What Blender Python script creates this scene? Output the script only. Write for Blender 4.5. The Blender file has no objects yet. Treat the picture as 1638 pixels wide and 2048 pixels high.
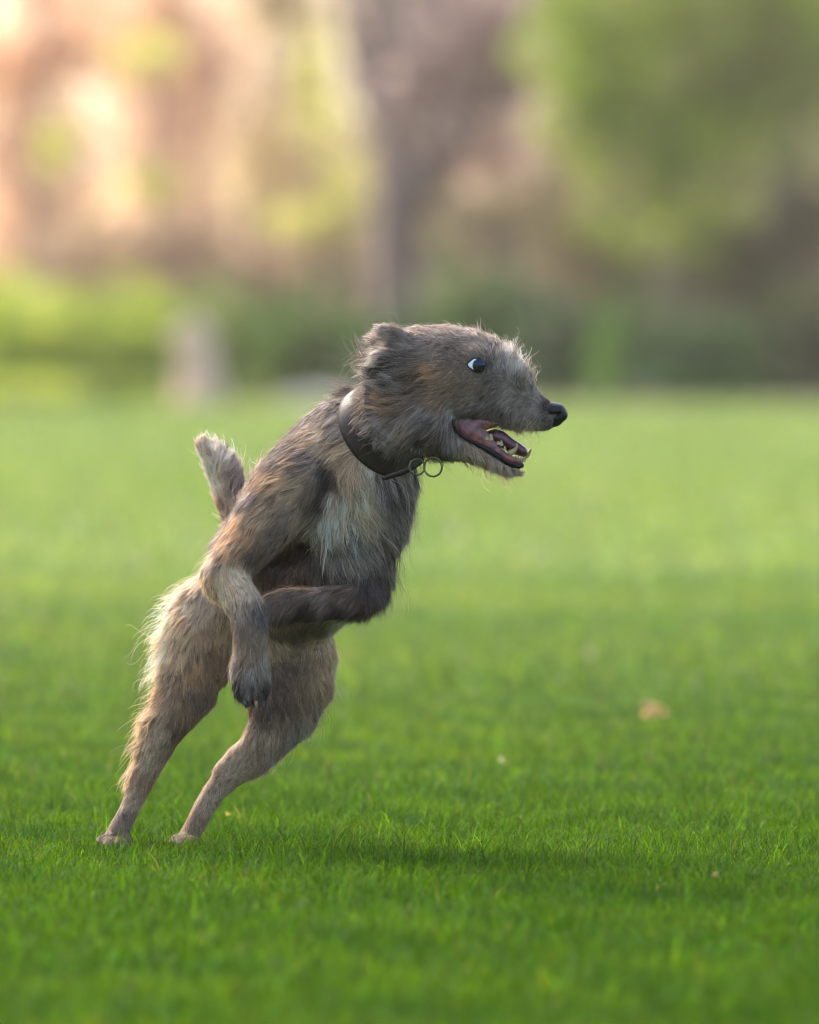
import bpy, math, random
import numpy as np
from mathutils import Vector, Matrix
from mathutils.kdtree import KDTree

rng = np.random.default_rng(7)
random.seed(7)
S = bpy.context.scene
COL = S.collection

# ------------------------------------------------------------------ camera
FPX = 200.0 / 36.0 * 2048.0          # focal length in photo pixels
CD = 8.75                            # metres from the camera to the dog
TILT = math.atan(387.0 / FPX)
CT, ST = math.cos(TILT), math.sin(TILT)
def ray(px, py):
    u = (px - 819.0) / FPX; v = (1024.0 - py) / FPX
    return np.array([u, CT + v * ST, -ST + v * CT])
_r = ray(819, 1706)
CAMH = -_r[2] / _r[1] * CD
CAM = np.array([0.0, -CD, CAMH])
def P(px, py, depth=0.0):            # photo pixel + metres behind the dog's plane -> place in the park
    d = ray(px, py); return CAM + d * ((depth + CD) / d[1])
def G(px, py):                       # place on the ground seen at a pixel
    d = ray(px, py); return CAM + d * (-CAMH / d[2])
PX = 1.0 / 1300.0
def topx(p):                         # world -> pixel + depth in pixel units
    q = p - CAM
    f = q[:, 1] * CT - q[:, 2] * ST
    u = q[:, 0] / f; v = (q[:, 1] * ST + q[:, 2] * CT) / f
    return np.stack([819 + u * FPX, 1024 - v * FPX, p[:, 1] / PX], 1)

cam = bpy.data.cameras.new('camera'); cam_o = bpy.data.objects.new('camera', cam); COL.objects.link(cam_o)
cam.sensor_fit = 'VERTICAL'; cam.sensor_height = 36; cam.sensor_width = 24; cam.lens = 200
cam.clip_end = 2000; cam.clip_start = 0.1
cam_o.location = CAM; cam_o.rotation_euler = (math.pi / 2 - TILT, 0, 0)
cam.dof.use_dof = True; cam.dof.focus_distance = CD - 0.08; cam.dof.aperture_fstop = 2.4
S.camera = cam_o

# ------------------------------------------------------------------ sky, sun, exposure
SUN = Vector((-0.58, 0.76, 0.98)).normalized()
w = bpy.data.worlds.new('World'); S.world = w; w.use_nodes = True
nt = w.node_tree; bg = nt.nodes['Background']
sky = nt.nodes.new('ShaderNodeTexSky'); sky.sky_type = 'NISHITA'; sky.sun_disc = False
sky.sun_elevation = math.asin(SUN.z); sky.sun_rotation = math.atan2(SUN.x, SUN.y)
sky.air_density = 1.0; sky.dust_density = 4.5
nt.links.new(sky.outputs[0], bg.inputs[0]); bg.inputs[1].default_value = 0.15
sl = bpy.data.lights.new('sun', 'SUN'); sl.energy = 2.2; sl.angle = math.radians(24); sl.color = (1, .93, .82)
so = bpy.data.objects.new('sun', sl); COL.objects.link(so)
so.rotation_euler = SUN.to_track_quat('Z', 'Y').to_euler()
S.view_settings.view_transform = 'Standard'; S.view_settings.look = 'None'
S.view_settings.exposure = 1.85; S.view_settings.gamma = 1
S.render.engine = 'CYCLES'
cy = S.cycles
cy.pixel_filter_type = 'BLACKMAN_HARRIS'; cy.filter_width = 1.15
cy.use_denoising = True; cy.denoiser = 'OPENIMAGEDENOISE'; cy.denoising_input_passes = 'RGB_ALBEDO_NORMAL'
cy.max_bounces = 6; cy.diffuse_bounces = 3; cy.glossy_bounces = 2; cy.transmission_bounces = 4; cy.transparent_max_bounces = 8
cy.use_adaptive_sampling = True; cy.adaptive_threshold = 0.015
cy.sample_clamp_indirect = 6
try: S.cycles_curves.shape = 'RIBBONS'; S.cycles_curves.subdivisions = 2
except Exception: pass

# ------------------------------------------------------------------ helpers
def lin(c):
    c = np.asarray(c, float) / 255.0
    return np.where(c <= 0.04045, c / 12.92, ((c + 0.055) / 1.055) ** 2.4)
def mat(name):
    m = bpy.data.materials.new(name); m.use_nodes = True
    n = m.node_tree.nodes; return m, n, m.node_tree.links, n['Principled BSDF']
def tag(o, label=None, cat=None, group=None, kind=None):
    if label: o['label'] = label
    if cat: o['category'] = cat
    if group: o['group'] = group
    if kind: o['kind'] = kind
    return o
def thing(name, loc, label, cat, group=None):
    o = bpy.data.objects.new(name, None); COL.objects.link(o); o.location = loc
    o.empty_display_size = 0.1
    o['world'] = 0; del o['world']
    return tag(o, label, cat, group)
def link_mesh(name, V, F, m, parent=None, smooth=True, col=None):
    V = np.ascontiguousarray(V, dtype=np.float32)
    if parent is not None: V = V - np.array(parent_loc(parent), dtype=np.float32)
    me = bpy.data.meshes.new(name)
    F = np.ascontiguousarray(F, dtype=np.int32); k = F.shape[1]
    me.vertices.add(len(V)); me.vertices.foreach_set('co', V.ravel())
    me.loops.add(F.size); me.loops.foreach_set('vertex_index', F.ravel())
    me.polygons.add(len(F)); me.polygons.foreach_set('loop_start', np.arange(0, F.size, k, dtype=np.int32))
    me.polygons.foreach_set('loop_total', np.full(len(F), k, dtype=np.int32))
    if smooth: me.polygons.foreach_set('use_smooth', np.ones(len(F), dtype=bool))
    if col is not None:
        a = me.color_attributes.new('col', 'FLOAT_COLOR', 'POINT')
        c4 = np.ones((len(V), 4), dtype=np.float32); c4[:, :3] = col; a.data.foreach_set('color', c4.ravel())
    me.update(); me.validate()
    if m: me.materials.append(m)
    o = bpy.data.objects.new(name, me); COL.objects.link(o)
    if parent is not None: o.parent = parent
    return o
def parent_loc(p):
    l = Vector((0, 0, 0))
    while p is not None: l = l + Vector(p.location); p = p.parent
    return l
def vnoise(p, scale, seed=0, octv=1):       # smooth pseudo noise from rotated sines, about -1..1
    r = np.random.default_rng(seed); out = 0; amp = 1; tot = 0
    for o in range(octv):
        for i in range(5):
            d = r.normal(size=p.shape[1]); d /= np.linalg.norm(d)
            out = out + amp * np.sin(p @ d * (2 * np.pi / scale) * r.uniform(.6, 1.5) + r.uniform(0, 6.28)); tot += amp
        scale /= 2.1; amp *= .6
    return out / tot * 2.2

# ---------- signed distance modelling, meshed with surface nets
def chain_pts(st, step=0.22):
    out = []
    for a, b in zip(st[:-1], st[1:]):
        a = np.array(a, float); b = np.array(b, float)
        L = math.hypot(b[0] - a[0], b[1] - a[1]) + abs(b[3] - a[3])
        n = max(1, int(L / (step * min(a[2], b[2], a[4], b[4])))); n = min(n, 30)
        for i in range(n): out.append(a + (b - a) * i / n)
    out.append(np.array(st[-1], float)); return out
class Field:
    def __init__(s, lo, hi, h):
        s.lo = np.array(lo, float); s.h = h
        s.n = np.ceil((np.array(hi) - s.lo) / h).astype(int) + 1
        s.f = np.full(s.n, 0.08, dtype=np.float32)
        s.ax = [(s.lo[i] + h * np.arange(s.n[i])).astype(np.float32) for i in range(3)]
    def box(s, c, r):
        a = np.clip(np.floor((c - r - s.lo) / s.h).astype(int), 0, s.n - 1)
        b = np.clip(np.ceil((c + r - s.lo) / s.h).astype(int) + 1, 1, s.n)
        return tuple(slice(a[i], b[i]) for i in range(3))
    def chain(s, st, k=18, sub=False, dscale=1.0):
        """st: (px, py, radius, depth, depth radius), all in photo pixels"""
        k = k * PX; m = 3 * s.h + k
        pts = chain_pts(st); C = np.array([P(q[0], q[1], q[3] * PX) for q in pts])
        R = np.array([[q[2], q[4] * dscale, q[2]] for q in pts]) * PX
        bl = s.box((C - R).min(0), m); bh = s.box((C + R).max(0), m)
        reg = tuple(slice(bl[i].start, bh[i].stop) for i in range(3))
        off = [r.start for r in reg]
        g = np.full([r.stop - r.start for r in reg], 0.08, dtype=np.float32)
        for c, r in zip(C, R):
            b = s.box(c, r + m)
            X = ((s.ax[0][b[0]] - c[0]))[:, None, None]; Y = ((s.ax[1][b[1]] - c[1]))[None, :, None]; Z = ((s.ax[2][b[2]] - c[2]))[None, None, :]
            k0 = np.sqrt((X / r[0]) ** 2 + (Y / r[1]) ** 2 + (Z / r[2]) ** 2)
            k1 = np.sqrt((X / r[0] ** 2) ** 2 + (Y / r[1] ** 2) ** 2 + (Z / r[2] ** 2) ** 2) + 1e-6
            d = (k0 * (k0 - 1) / k1).astype(np.float32)
            lb = tuple(slice(b[i].start - off[i], b[i].stop - off[i]) for i in range(3))
            g[lb] = np.minimum(g[lb], d)
        F = s.f[reg]
        if sub:
            h = np.clip(0.5 - 0.5 * (F + g) / k, 0, 1); s.f[reg] = F * (1 - h) + (-g) * h + k * h * (1 - h)
        else:
            h = np.clip(0.5 + 0.5 * (F - g) / k, 0, 1); s.f[reg] = F * (1 - h) + g * h - k * h * (1 - h)
    def blur(s, n=1):
        for _ in range(n):
            for a in range(3):
                f = s.f; g = f.copy()
                sl = [slice(None)] * 3; l = list(sl); c = list(sl); r = list(sl)
                l[a] = slice(0, -2); c[a] = slice(1, -1); r[a] = slice(2, None)
                g[tuple(c)] = 0.25 * f[tuple(l)] + 0.5 * f[tuple(c)] + 0.25 * f[tuple(r)]; s.f = g
    def sample(s, p):
        q = (p - s.lo) / s.h; i = np.clip(np.floor(q).astype(int), 0, s.n - 2); t = (q - i).astype(np.float32)
        out = 0
        for dx in (0, 1):
            for dy in (0, 1):
                for dz in (0, 1):
                    wgt = (t[:, 0] if dx else 1 - t[:, 0]) * (t[:, 1] if dy else 1 - t[:, 1]) * (t[:, 2] if dz else 1 - t[:, 2])
                    out = out + wgt * s.f[i[:, 0] + dx, i[:, 1] + dy, i[:, 2] + dz]
        return out
    def grad(s, p):
        e = s.h; g = np.stack([s.sample(p + np.eye(3)[i] * e) - s.sample(p - np.eye(3)[i] * e) for i in range(3)], 1)
        return g / (np.linalg.norm(g, axis=1, keepdims=True) + 1e-9)
    def mesh(s):
        f = s.f; neg = f < 0
        c = [neg[i:f.shape[0] - 1 + i, j:f.shape[1] - 1 + j, k:f.shape[2] - 1 + k] for i in (0, 1) for j in (0, 1) for k in (0, 1)]
        tot = sum(x.astype(np.uint8) for x in c); act = (tot > 0) & (tot < 8)
        ii = np.argwhere(act); idx = np.full(act.shape, -1, dtype=np.int32); idx[act] = np.arange(len(ii))
        acc = np.zeros((len(ii), 3)); cnt = np.zeros(len(ii))
        corners = [(i, j, k) for i in (0, 1) for j in (0, 1) for k in (0, 1)]
        val = {cc: f[ii[:, 0] + cc[0], ii[:, 1] + cc[1], ii[:, 2] + cc[2]] for cc in corners}
        for a in corners:
            for ax in range(3):
                if a[ax] == 0:
                    b = list(a); b[ax] = 1; b = tuple(b)
                    va, vb = val[a], val[b]; m = (va < 0) != (vb < 0)
                    t = va / np.where(m, va - vb, 1)
                    pnt = np.array(a, float)[None] + np.eye(3)[ax][None] * t[:, None]
                    acc[m] += pnt[m]; cnt[m] += 1
        V = s.lo + s.h * (ii + acc / cnt[:, None])
        Q = []
        for ax in range(3):
            o1, o2 = [(1, 2), (2, 0), (0, 1)][ax]
            sl0 = [slice(None)] * 3; sl1 = [slice(None)] * 3; sl0[ax] = slice(0, -1); sl1[ax] = slice(1, None)
            A = neg[tuple(sl0)]; B = neg[tuple(sl1)]
            e = np.argwhere(A != B); e = e[(e[:, o1] > 0) & (e[:, o2] > 0) & (e[:, o1] < f.shape[o1] - 1) & (e[:, o2] < f.shape[o2] - 1)]
            flip = ~A[e[:, 0], e[:, 1], e[:, 2]]
            def at(d1, d2):
                q = e.copy(); q[:, o1] -= d1; q[:, o2] -= d2; return idx[q[:, 0], q[:, 1], q[:, 2]]
            q = np.stack([at(0, 0), at(1, 0), at(1, 1), at(0, 1)], 1)
            q[flip] = q[flip][:, ::-1]; Q.append(q)
        return V, np.concatenate(Q)
def sdf_mesh(name, chains, h, m, parent, subs=(), k=6, blur=0, col=None):
    al = np.array([q for st in chains for q in st], float)
    pad = al[:, [2, 4]].max() * PX + 0.008
    cs = np.array([P(q[0], q[1], q[3] * PX) for q in al])
    F = Field(cs.min(0) - pad, cs.max(0) + pad, h)
    for st in chains: F.chain(st, k)
    for st in subs: F.chain(st, k * .5, sub=True)
    F.blur(blur); V, Q = F.mesh()
    return link_mesh(name, V, Q, m, parent, col=col)
def tube(name, pts, radii, m, parent, n=10, closed=False):
    pts = [np.array(p, float) for p in pts]; N = len(pts)
    V = []; F = []; up = np.array([0, 1.0, 0.01])
    for i in range(N):
        a = pts[i - 1] if (i > 0 or closed) else pts[0]; b = pts[(i + 1) % N] if (i < N - 1 or closed) else pts[-1]
        t = b - a; t /= np.linalg.norm(t) + 1e-12
        s1 = np.cross(t, up); s1 /= np.linalg.norm(s1); s2 = np.cross(s1, t); r = radii[i] if hasattr(radii, '__len__') else radii
        for j in range(n):
            an = 2 * math.pi * j / n; V.append(pts[i] + r * (math.cos(an) * s1 + math.sin(an) * s2))
    for i in range(N if closed else N - 1):
        for j in range(n):
            a = i * n + j; b = i * n + (j + 1) % n; c = ((i + 1) % N) * n + (j + 1) % n; d = ((i + 1) % N) * n + j
            F.append((a, b, c, d))
    if not closed:
        V.append(pts[0]); V.append(pts[-1]); c0, c1 = len(V) - 2, len(V) - 1
        for j in range(n):
            F.append((c0, (j + 1) % n, j, j)); F.append((c1, (N - 1) * n + j, (N - 1) * n + (j + 1) % n, (N - 1) * n + (j + 1) % n))
        F = [f if f[2] != f[3] else (f[0], f[1], f[2], f[2]) for f in F]
    # caps as triangles: build with from_pydata for mixed faces
    me = bpy.data.meshes.new(name); off = np.array(parent_loc(parent)) if parent else np.zeros(3)
    me.from_pydata([tuple(v - off) for v in V], [], [tuple(dict.fromkeys(f)) for f in F]); me.materials.append(m)
    for p in me.polygons: p.use_smooth = True
    o = bpy.data.objects.new(name, me); COL.objects.link(o); o.parent = parent; return o
def smooth_path(pts, n):
    pts = np.array(pts, float); t = np.linspace(0, len(pts) - 1, n); out = []
    for x in t:
        i = min(int(x), len(pts) - 2); u = x - i
        p0 = pts[max(i - 1, 0)]; p1 = pts[i]; p2 = pts[i + 1]; p3 = pts[min(i + 2, len(pts) - 1)]
        out.append(0.5 * ((2 * p1) + (-p0 + p2) * u + (2 * p0 - 5 * p1 + 4 * p2 - p3) * u ** 2 + (-p0 + 3 * p1 - 3 * p2 + p3) * u ** 3))
    return np.array(out)

# ------------------------------------------------------------------ materials
def foliage_mat(name, rough=0.5, trans=0.35, spec=0.35, tcol=(1.35, 1.25, .55)):
    m, n, l, b = mat(name)
    a = n.new('ShaderNodeAttribute'); a.attribute_name = 'col'
    l.new(a.outputs['Color'], b.inputs['Base Color']); b.inputs['Roughness'].default_value = rough
    b.inputs['Specular IOR Level'].default_value = spec
    t = n.new('ShaderNodeBsdfTranslucent'); mx = n.new('ShaderNodeMixShader')
    mul = n.new('ShaderNodeVectorMath'); mul.operation = 'MULTIPLY'; mul.inputs[1].default_value = tcol
    l.new(a.outputs['Color'], mul.inputs[0]); l.new(mul.outputs[0], t.inputs['Color'])
    mx.inputs[0].default_value = trans; l.new(b.outputs[0], mx.inputs[1]); l.new(t.outputs[0], mx.inputs[2])
    l.new(mx.outputs[0], n['Material Output'].inputs['Surface']); return m
M_grass = foliage_mat('grass_blades', .6, .42, .06, (1.5, 1.3, .4))
M_leaf = foliage_mat('tree_leaves', .55, .45, .2)
M_dry = foliage_mat('autumn_leaves', .6, .5, .15, (1.1, 1.05, .95))
def noise_mat(name, c1, c2, scale, rough=.9, bump=.3, detail=6, stretch=(1, 1, 1)):
    m, n, l, b = mat(name)
    tc = n.new('ShaderNodeTexCoord'); mp = n.new('ShaderNodeMapping'); mp.inputs['Scale'].default_value = stretch
    no = n.new('ShaderNodeTexNoise'); no.inputs['Scale'].default_value = scale; no.inputs['Detail'].default_value = detail
    cr = n.new('ShaderNodeValToRGB'); cr.color_ramp.elements[0].color = (*c1, 1); cr.color_ramp.elements[1].color = (*c2, 1)
    cr.color_ramp.elements[0].position = .35; cr.color_ramp.elements[1].position = .68
    bp = n.new('ShaderNodeBump'); bp.inputs['Strength'].default_value = bump
    l.new(tc.outputs['Object'], mp.inputs[0]); l.new(mp.outputs[0], no.inputs['Vector']); l.new(no.outputs[0], cr.inputs[0])
    l.new(cr.outputs[0], b.inputs['Base Color']); l.new(no.outputs[0], bp.inputs['Height']); l.new(bp.outputs[0], b.inputs['Normal'])
    b.inputs['Roughness'].default_value = rough; return m

# ------------------------------------------------------------------ ground and lawn
def make_ground():
    m, n, l, b = mat('lawn_ground')
    tc = n.new('ShaderNodeTexCoord')
    n1 = n.new('ShaderNodeTexNoise'); n1.inputs['Scale'].default_value = .35; n1.inputs['Detail'].default_value = 5
    n2 = n.new('ShaderNodeTexNoise'); n2.inputs['Scale'].default_value = 60; n2.inputs['Detail'].default_value = 4
    r1 = n.new('ShaderNodeValToRGB'); r1.color_ramp.elements[0].color = (.145, .20, .085, 1); r1.color_ramp.elements[1].color = (.21, .255, .115, 1)
    r1.color_ramp.elements[0].position = .35; r1.color_ramp.elements[1].position = .65
    r2 = n.new('ShaderNodeValToRGB'); r2.color_ramp.elements[0].color = (.45, .45, .45, 1); r2.color_ramp.elements[1].color = (1.3, 1.3, 1.3, 1)
    mx = n.new('ShaderNodeMix'); mx.data_type = 'RGBA'; mx.blend_type = 'MULTIPLY'; mx.inputs[0].default_value = 1
    bp = n.new('ShaderNodeBump'); bp.inputs['Strength'].default_value = 1; bp.inputs['Distance'].default_value = .03
    l.new(tc.outputs['Object'], n1.inputs['Vector']); l.new(tc.outputs['Object'], n2.inputs['Vector'])
    l.new(n1.outputs[0], r1.inputs[0]); l.new(n2.outputs[0], r2.inputs[0])
    # turf tone far off; near soil and thatch darkened with painted foreground shade
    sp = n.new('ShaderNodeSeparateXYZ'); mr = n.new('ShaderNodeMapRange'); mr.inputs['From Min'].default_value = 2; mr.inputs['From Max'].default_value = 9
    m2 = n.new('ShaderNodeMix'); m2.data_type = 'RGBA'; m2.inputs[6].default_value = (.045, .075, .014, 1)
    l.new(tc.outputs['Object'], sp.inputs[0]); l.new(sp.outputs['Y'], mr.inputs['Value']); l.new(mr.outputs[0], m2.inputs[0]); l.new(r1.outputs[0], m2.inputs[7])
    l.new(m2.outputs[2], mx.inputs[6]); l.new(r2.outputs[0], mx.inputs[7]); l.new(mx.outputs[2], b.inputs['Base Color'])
    l.new(n2.outputs[0], bp.inputs['Height']); l.new(bp.outputs[0], b.inputs['Normal']); b.inputs['Roughness'].default_value = .85
    b.inputs['Specular IOR Level'].default_value = .15
    X = np.linspace(-1, 1, 61); Xs = np.sign(X) * np.abs(X) ** 3 * 135; Ys = -11 + (np.linspace(0, 1, 81)) ** 2 * 134
    xx, yy = np.meshgrid(Xs, Ys, indexing='ij'); V = np.stack([xx.ravel(), yy.ravel(), np.zeros(xx.size)], 1)
    i, j = np.meshgrid(np.arange(60), np.arange(80), indexing='ij'); a = i * 81 + j
    F = np.stack([a.ravel(), (a + 81).ravel(), (a + 82).ravel(), (a + 1).ravel()], 1)
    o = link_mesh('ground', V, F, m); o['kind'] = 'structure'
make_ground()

def blades(zones):
    Vs = []; Fs = []; Cs = []; base = 0
    for (d0, d1, dens, hgt, wid, seg, marg) in zones:
        side = marg < 0
        hw = (lambda d: d * .24 + 1.2) if side else (lambda d: d * 819.0 / FPX * marg + .25)
        area = (d1 - d0) * (hw(d0) + hw(d1)); N = int(area * dens)
        d = rng.uniform(d0, d1, int(N * 1.3)); x = rng.uniform(-1, 1, len(d)) * hw(d1)
        k = np.abs(x) < hw(d)
        if side: k &= np.abs(x) > d * 819.0 / FPX * 1.2 + .22
        d = d[k][:N]; x = x[k][:N]; N = len(d)
        p2 = np.stack([x, d], 1)
        # tufts: pull blades towards clump spots
        cl = vnoise(p2, .11, 3, 2); big = vnoise(p2, .7, 11, 2); hue = vnoise(p2, .45, 21, 2); huge = vnoise(p2, 3.0, 5, 2)
        x = x + rng.normal(0, .004, N)
        H = hgt * np.clip(rng.lognormal(-.12, .32, N), .35, 2.0) * (1 + .28 * cl + .16 * big)
        W = wid * rng.uniform(.6, 1.25, N)
        az = rng.uniform(0, 6.283, N) ; lean = np.abs(rng.normal(.35, .32, N)) ; bend = np.abs(rng.normal(.7, .8, N))
        dirx = np.cos(az) + .12; diry = np.sin(az) * .8
        q = np.hypot(dirx, diry) + 1e-6; dirx /= q; diry /= q
        fa = rng.uniform(0, 3.14, N); wx = np.cos(fa); wy = np.sin(fa)
        root = np.stack([x, d - CD, np.full(N, -.002)], 1)
        lev = np.linspace(0, 1, seg + 1); rows = []
        for s in lev:
            th = lean * s + bend * s * s * .9
            hor = H * (s * np.sin(th) * .75); ver = H * s * np.cos(th * .8)
            c = root + np.stack([dirx * hor, diry * hor, ver], 1)
            w_ = W * .5 * (1 - s ** 2.2) if s > 0 else W * .4
            if s < 1:
                rows.append(c - np.stack([wx * w_, wy * w_, 0 * w_], 1)); rows.append(c + np.stack([wx * w_, wy * w_, 0 * w_], 1))
            else: rows.append(c)
        nv = len(rows); V = np.stack(rows, 1).reshape(-1, 3)
        b0 = base + np.arange(N) * nv
        for s in range(seg - 1):
            Fs.append(np.stack([b0 + 2 * s, b0 + 2 * s + 1, b0 + 2 * s + 3, b0 + 2 * s + 2], 1))
        t = 2 * (seg - 1); Fs.append(np.stack([b0 + t, b0 + t + 1, b0 + t + 2, b0 + t + 2], 1))
        g1 = np.array([.050, .150, .006]); g2 = np.array([.125, .240, .010]); g3 = np.array([.055, .150, .028]); g4 = np.array([.30, .27, .11])
        m1 = np.clip(.5 + .45 * hue + .3 * huge + rng.normal(0, .22, N), 0, 1)[:, None]
        c = g1 * (1 - m1) + g2 * m1
        m2 = (np.clip(-hue * .5 + rng.normal(0.1, .3, N), 0, .8))[:, None]; c = c * (1 - m2) + g3 * m2
        dry = (rng.random(N) < .022)[:, None]; c = np.where(dry, g4 * rng.uniform(.5, 1.1, (N, 1)), c)
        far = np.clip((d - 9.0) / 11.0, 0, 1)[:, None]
        c = c * ((1 - far) * np.array([.43, .50, .28]) + far * np.array([1.62, 1.13, 7.0]))  # near blades darkened: foreground shade put into the colour, far ones paler
        c = c * np.exp(rng.normal(0, .42, (N, 1)))
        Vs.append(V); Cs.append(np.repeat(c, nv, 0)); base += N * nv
    return np.concatenate(Vs), Fs, np.concatenate(Cs)
def make_grass():
    # distance from camera, distance, blades per m2, height, width, segments, side margin
    Z = [(6.0, 7.7, 27000, .034, .0022, 3, 1.2), (7.7, 9.9, 38000, .032, .0017, 4, 1.2), (9.9, 12, 17000, .031, .0024, 3, 1.25),
         (12, 18, 5500, .036, .004, 3, 1.2), (18, 32, 1500, .038, .008, 2, 1.2), (32, 54, 380, .04, .016, 2, 1.25)]
    # thinner, coarser blades either side of what the photo frames
    Z += [(6.0, 9.9, 5200, .034, .0036, 3, -1), (9.9, 18, 1600, .034, .006, 3, -1), (18, 54, 260, .038, .016, 2, -1)]
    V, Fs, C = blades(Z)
    quads = np.concatenate(Fs).astype(np.int32)
    tri = quads[:, 2] == quads[:, 3]; Qd = quads[~tri]; T = quads[tri][:, :3]
    me = bpy.data.meshes.new('grass'); me.vertices.add(len(V)); me.vertices.foreach_set('co', V.astype(np.float32).ravel())
    li = np.concatenate([Qd.ravel(), T.ravel()]).astype(np.int32)
    me.loops.add(len(li)); me.loops.foreach_set('vertex_index', li)
    ls = np.concatenate([np.arange(len(Qd)) * 4, len(Qd) * 4 + np.arange(len(T)) * 3]).astype(np.int32)
    lt = np.concatenate([np.full(len(Qd), 4), np.full(len(T), 3)]).astype(np.int32)
    me.polygons.add(len(ls)); me.polygons.foreach_set('loop_start', ls); me.polygons.foreach_set('loop_total', lt)
    me.polygons.foreach_set('use_smooth', np.ones(len(ls), dtype=bool))
    a = me.color_attributes.new('col', 'FLOAT_COLOR', 'POINT'); c4 = np.ones((len(V), 4), np.float32); c4[:, :3] = C
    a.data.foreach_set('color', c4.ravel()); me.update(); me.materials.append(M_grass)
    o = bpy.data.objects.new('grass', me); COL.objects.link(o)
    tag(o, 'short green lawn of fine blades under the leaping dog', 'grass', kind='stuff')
make_grass()
def litter():
    m = noise_mat('leaf_litter', (.05, .04, .02), (.11, .085, .045), 3, .95, .6)
    x = np.linspace(-130, 130, 80); V = []
    for i, xx in enumerate(x):
        y0 = 45.2 + .35 * math.sin(xx * .9) + .2 * math.sin(xx * 2.3); V += [(xx, y0, .004), (xx, 120, .004)]
    F = [(2 * i, 2 * i + 2, 2 * i + 3, 2 * i + 1) for i in range(79)]
    o = link_mesh('woodland_floor', np.array(V), np.array(F), m); o['kind'] = 'structure'
litter()

# ------------------------------------------------------------------ background wood edge
def leaf_cards(centers, radii, counts, size, cols, seed, edge=.55, mixn=1.2):
    """small folded leaf quads spread through clumpy ellipsoids"""
    r = np.random.default_rng(seed); Vs = []; Cs = []
    for c, R, n in zip(centers, radii, counts):
        d = r.normal(size=(n, 3)); d /= np.linalg.norm(d, axis=1, keepdims=True)
        rad = r.random(n) ** edge
        rad = rad * (1 + .22 * vnoise(d * 1.0, 1.6, seed + 1, 2))
        p = np.array(c) + d * rad[:, None] * np.array(R)
        keep = vnoise(p, mixn, seed + 2, 2) > -.55; p = p[keep]; m = len(p)
        a = r.normal(size=(m, 3)); a /= np.linalg.norm(a, axis=1, keepdims=True)
        b = np.cross(a, r.normal(size=(m, 3))); b /= np.linalg.norm(b, axis=1, keepdims=True)
        s = size * r.uniform(.6, 1.4, (m, 1))
        Vs.append(np.stack([p - a * s, p + b * s * .55, p + a * s, p - b * s * .55], 1).reshape(-1, 3))
        t = np.clip(.5 + .5 * vnoise(p, mixn * 1.7, seed + 3, 2) + r.normal(0, .2, m), 0, .999)
        cc = np.array(cols); idx = t * (len(cc) - 1); i = idx.astype(int); u = (idx - i)[:, None]
        Cs.append(np.repeat((cc[i] * (1 - u) + cc[np.minimum(i + 1, len(cc) - 1)] * u) * r.uniform(.75, 1.25, (m, 1)), 4, 0))
    V = np.concatenate(Vs); return V, np.arange(len(V)).reshape(-1, 4), np.concatenate(Cs)
def limb_mesh(paths, n=9):
    V = []; F = []
    for pts, radii in paths:
        b = len(V); pts = np.array(pts, float)
        for i in range(len(pts)):
            t = pts[min(i + 1, len(pts) - 1)] - pts[max(i - 1, 0)]; t /= np.linalg.norm(t)
            s1 = np.cross(t, [0.1, 1, 0.05]); s1 /= np.linalg.norm(s1); s2 = np.cross(s1, t)
            for j in range(n):
                an = 2 * math.pi * j / n; rr = radii[i] * (1 + .12 * math.sin(3 * an + i))
                V.append(pts[i] + rr * (math.cos(an) * s1 + math.sin(an) * s2))
        for i in range(len(pts) - 1):
            for j in range(n):
                F.append((b + i * n + j, b + i * n + (j + 1) % n, b + (i + 1) * n + (j + 1) % n, b + (i + 1) * n + j))
    return np.array(V), np.array(F)
M_bark = noise_mat('grey_bark', (.15, .105, .085), (.28, .205, .17), 3, .9, .6, stretch=(1, 1, .25))
M_barkp = noise_mat('pale_bark', (.46, .31, .20), (.70, .50, .34), 3, .9, .5, stretch=(1, 1, .25))
def B(px, py, dist): return P(px, py, dist - CD)
def onground(px, dist): q = B(px, 780, dist); q[2] = 0; return q
def tree(name, label, base, paths, bark, crown, leafm, group=None, cat='tree'):
    t = thing(name, base, label, cat, group)
    if paths:
        V, F = limb_mesh(paths); link_mesh('trunk', V, F, bark, t)
    if crown:
        V, F, C = leaf_cards(*crown); link_mesh('crown', V, F, leafm, t, smooth=False, col=C)
    return t
def blobs(lst, dist, perpx=None, dens=1.0):
    """lst of (px, py, rx px, ry px, depth offset m, depth radius m)"""
    C = []; R = []; N = []
    for (px, py, rx, ry, dz, rd) in lst:
        s = (dist + dz) / FPX; C.append(B(px, py, dist + dz)); R.append((rx * s, rd, ry * s))
        N.append(int(dens * 300 * (rx * s) * (ry * s) * 3.1 + 60))
    return C, R, N
GREENB = [(.030, .075, .012), (.085, .19, .02), (.17, .30, .04)]
GREEND = [(.010, .032, .012), (.018, .058, .016), (.035, .095, .024)]
YELG = [(.22, .31, .04), (.34, .44, .07), (.46, .52, .13)]
PEACH = [(.64, .42, .27), (.80, .59, .43), (.88, .70, .52)]
MAUVE = [(.48, .37, .33), (.63, .50, .46), (.74, .60, .55)]
OLIVE = [(.12, .13, .05), (.20, .19, .09), (.28, .24, .14)]

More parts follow.
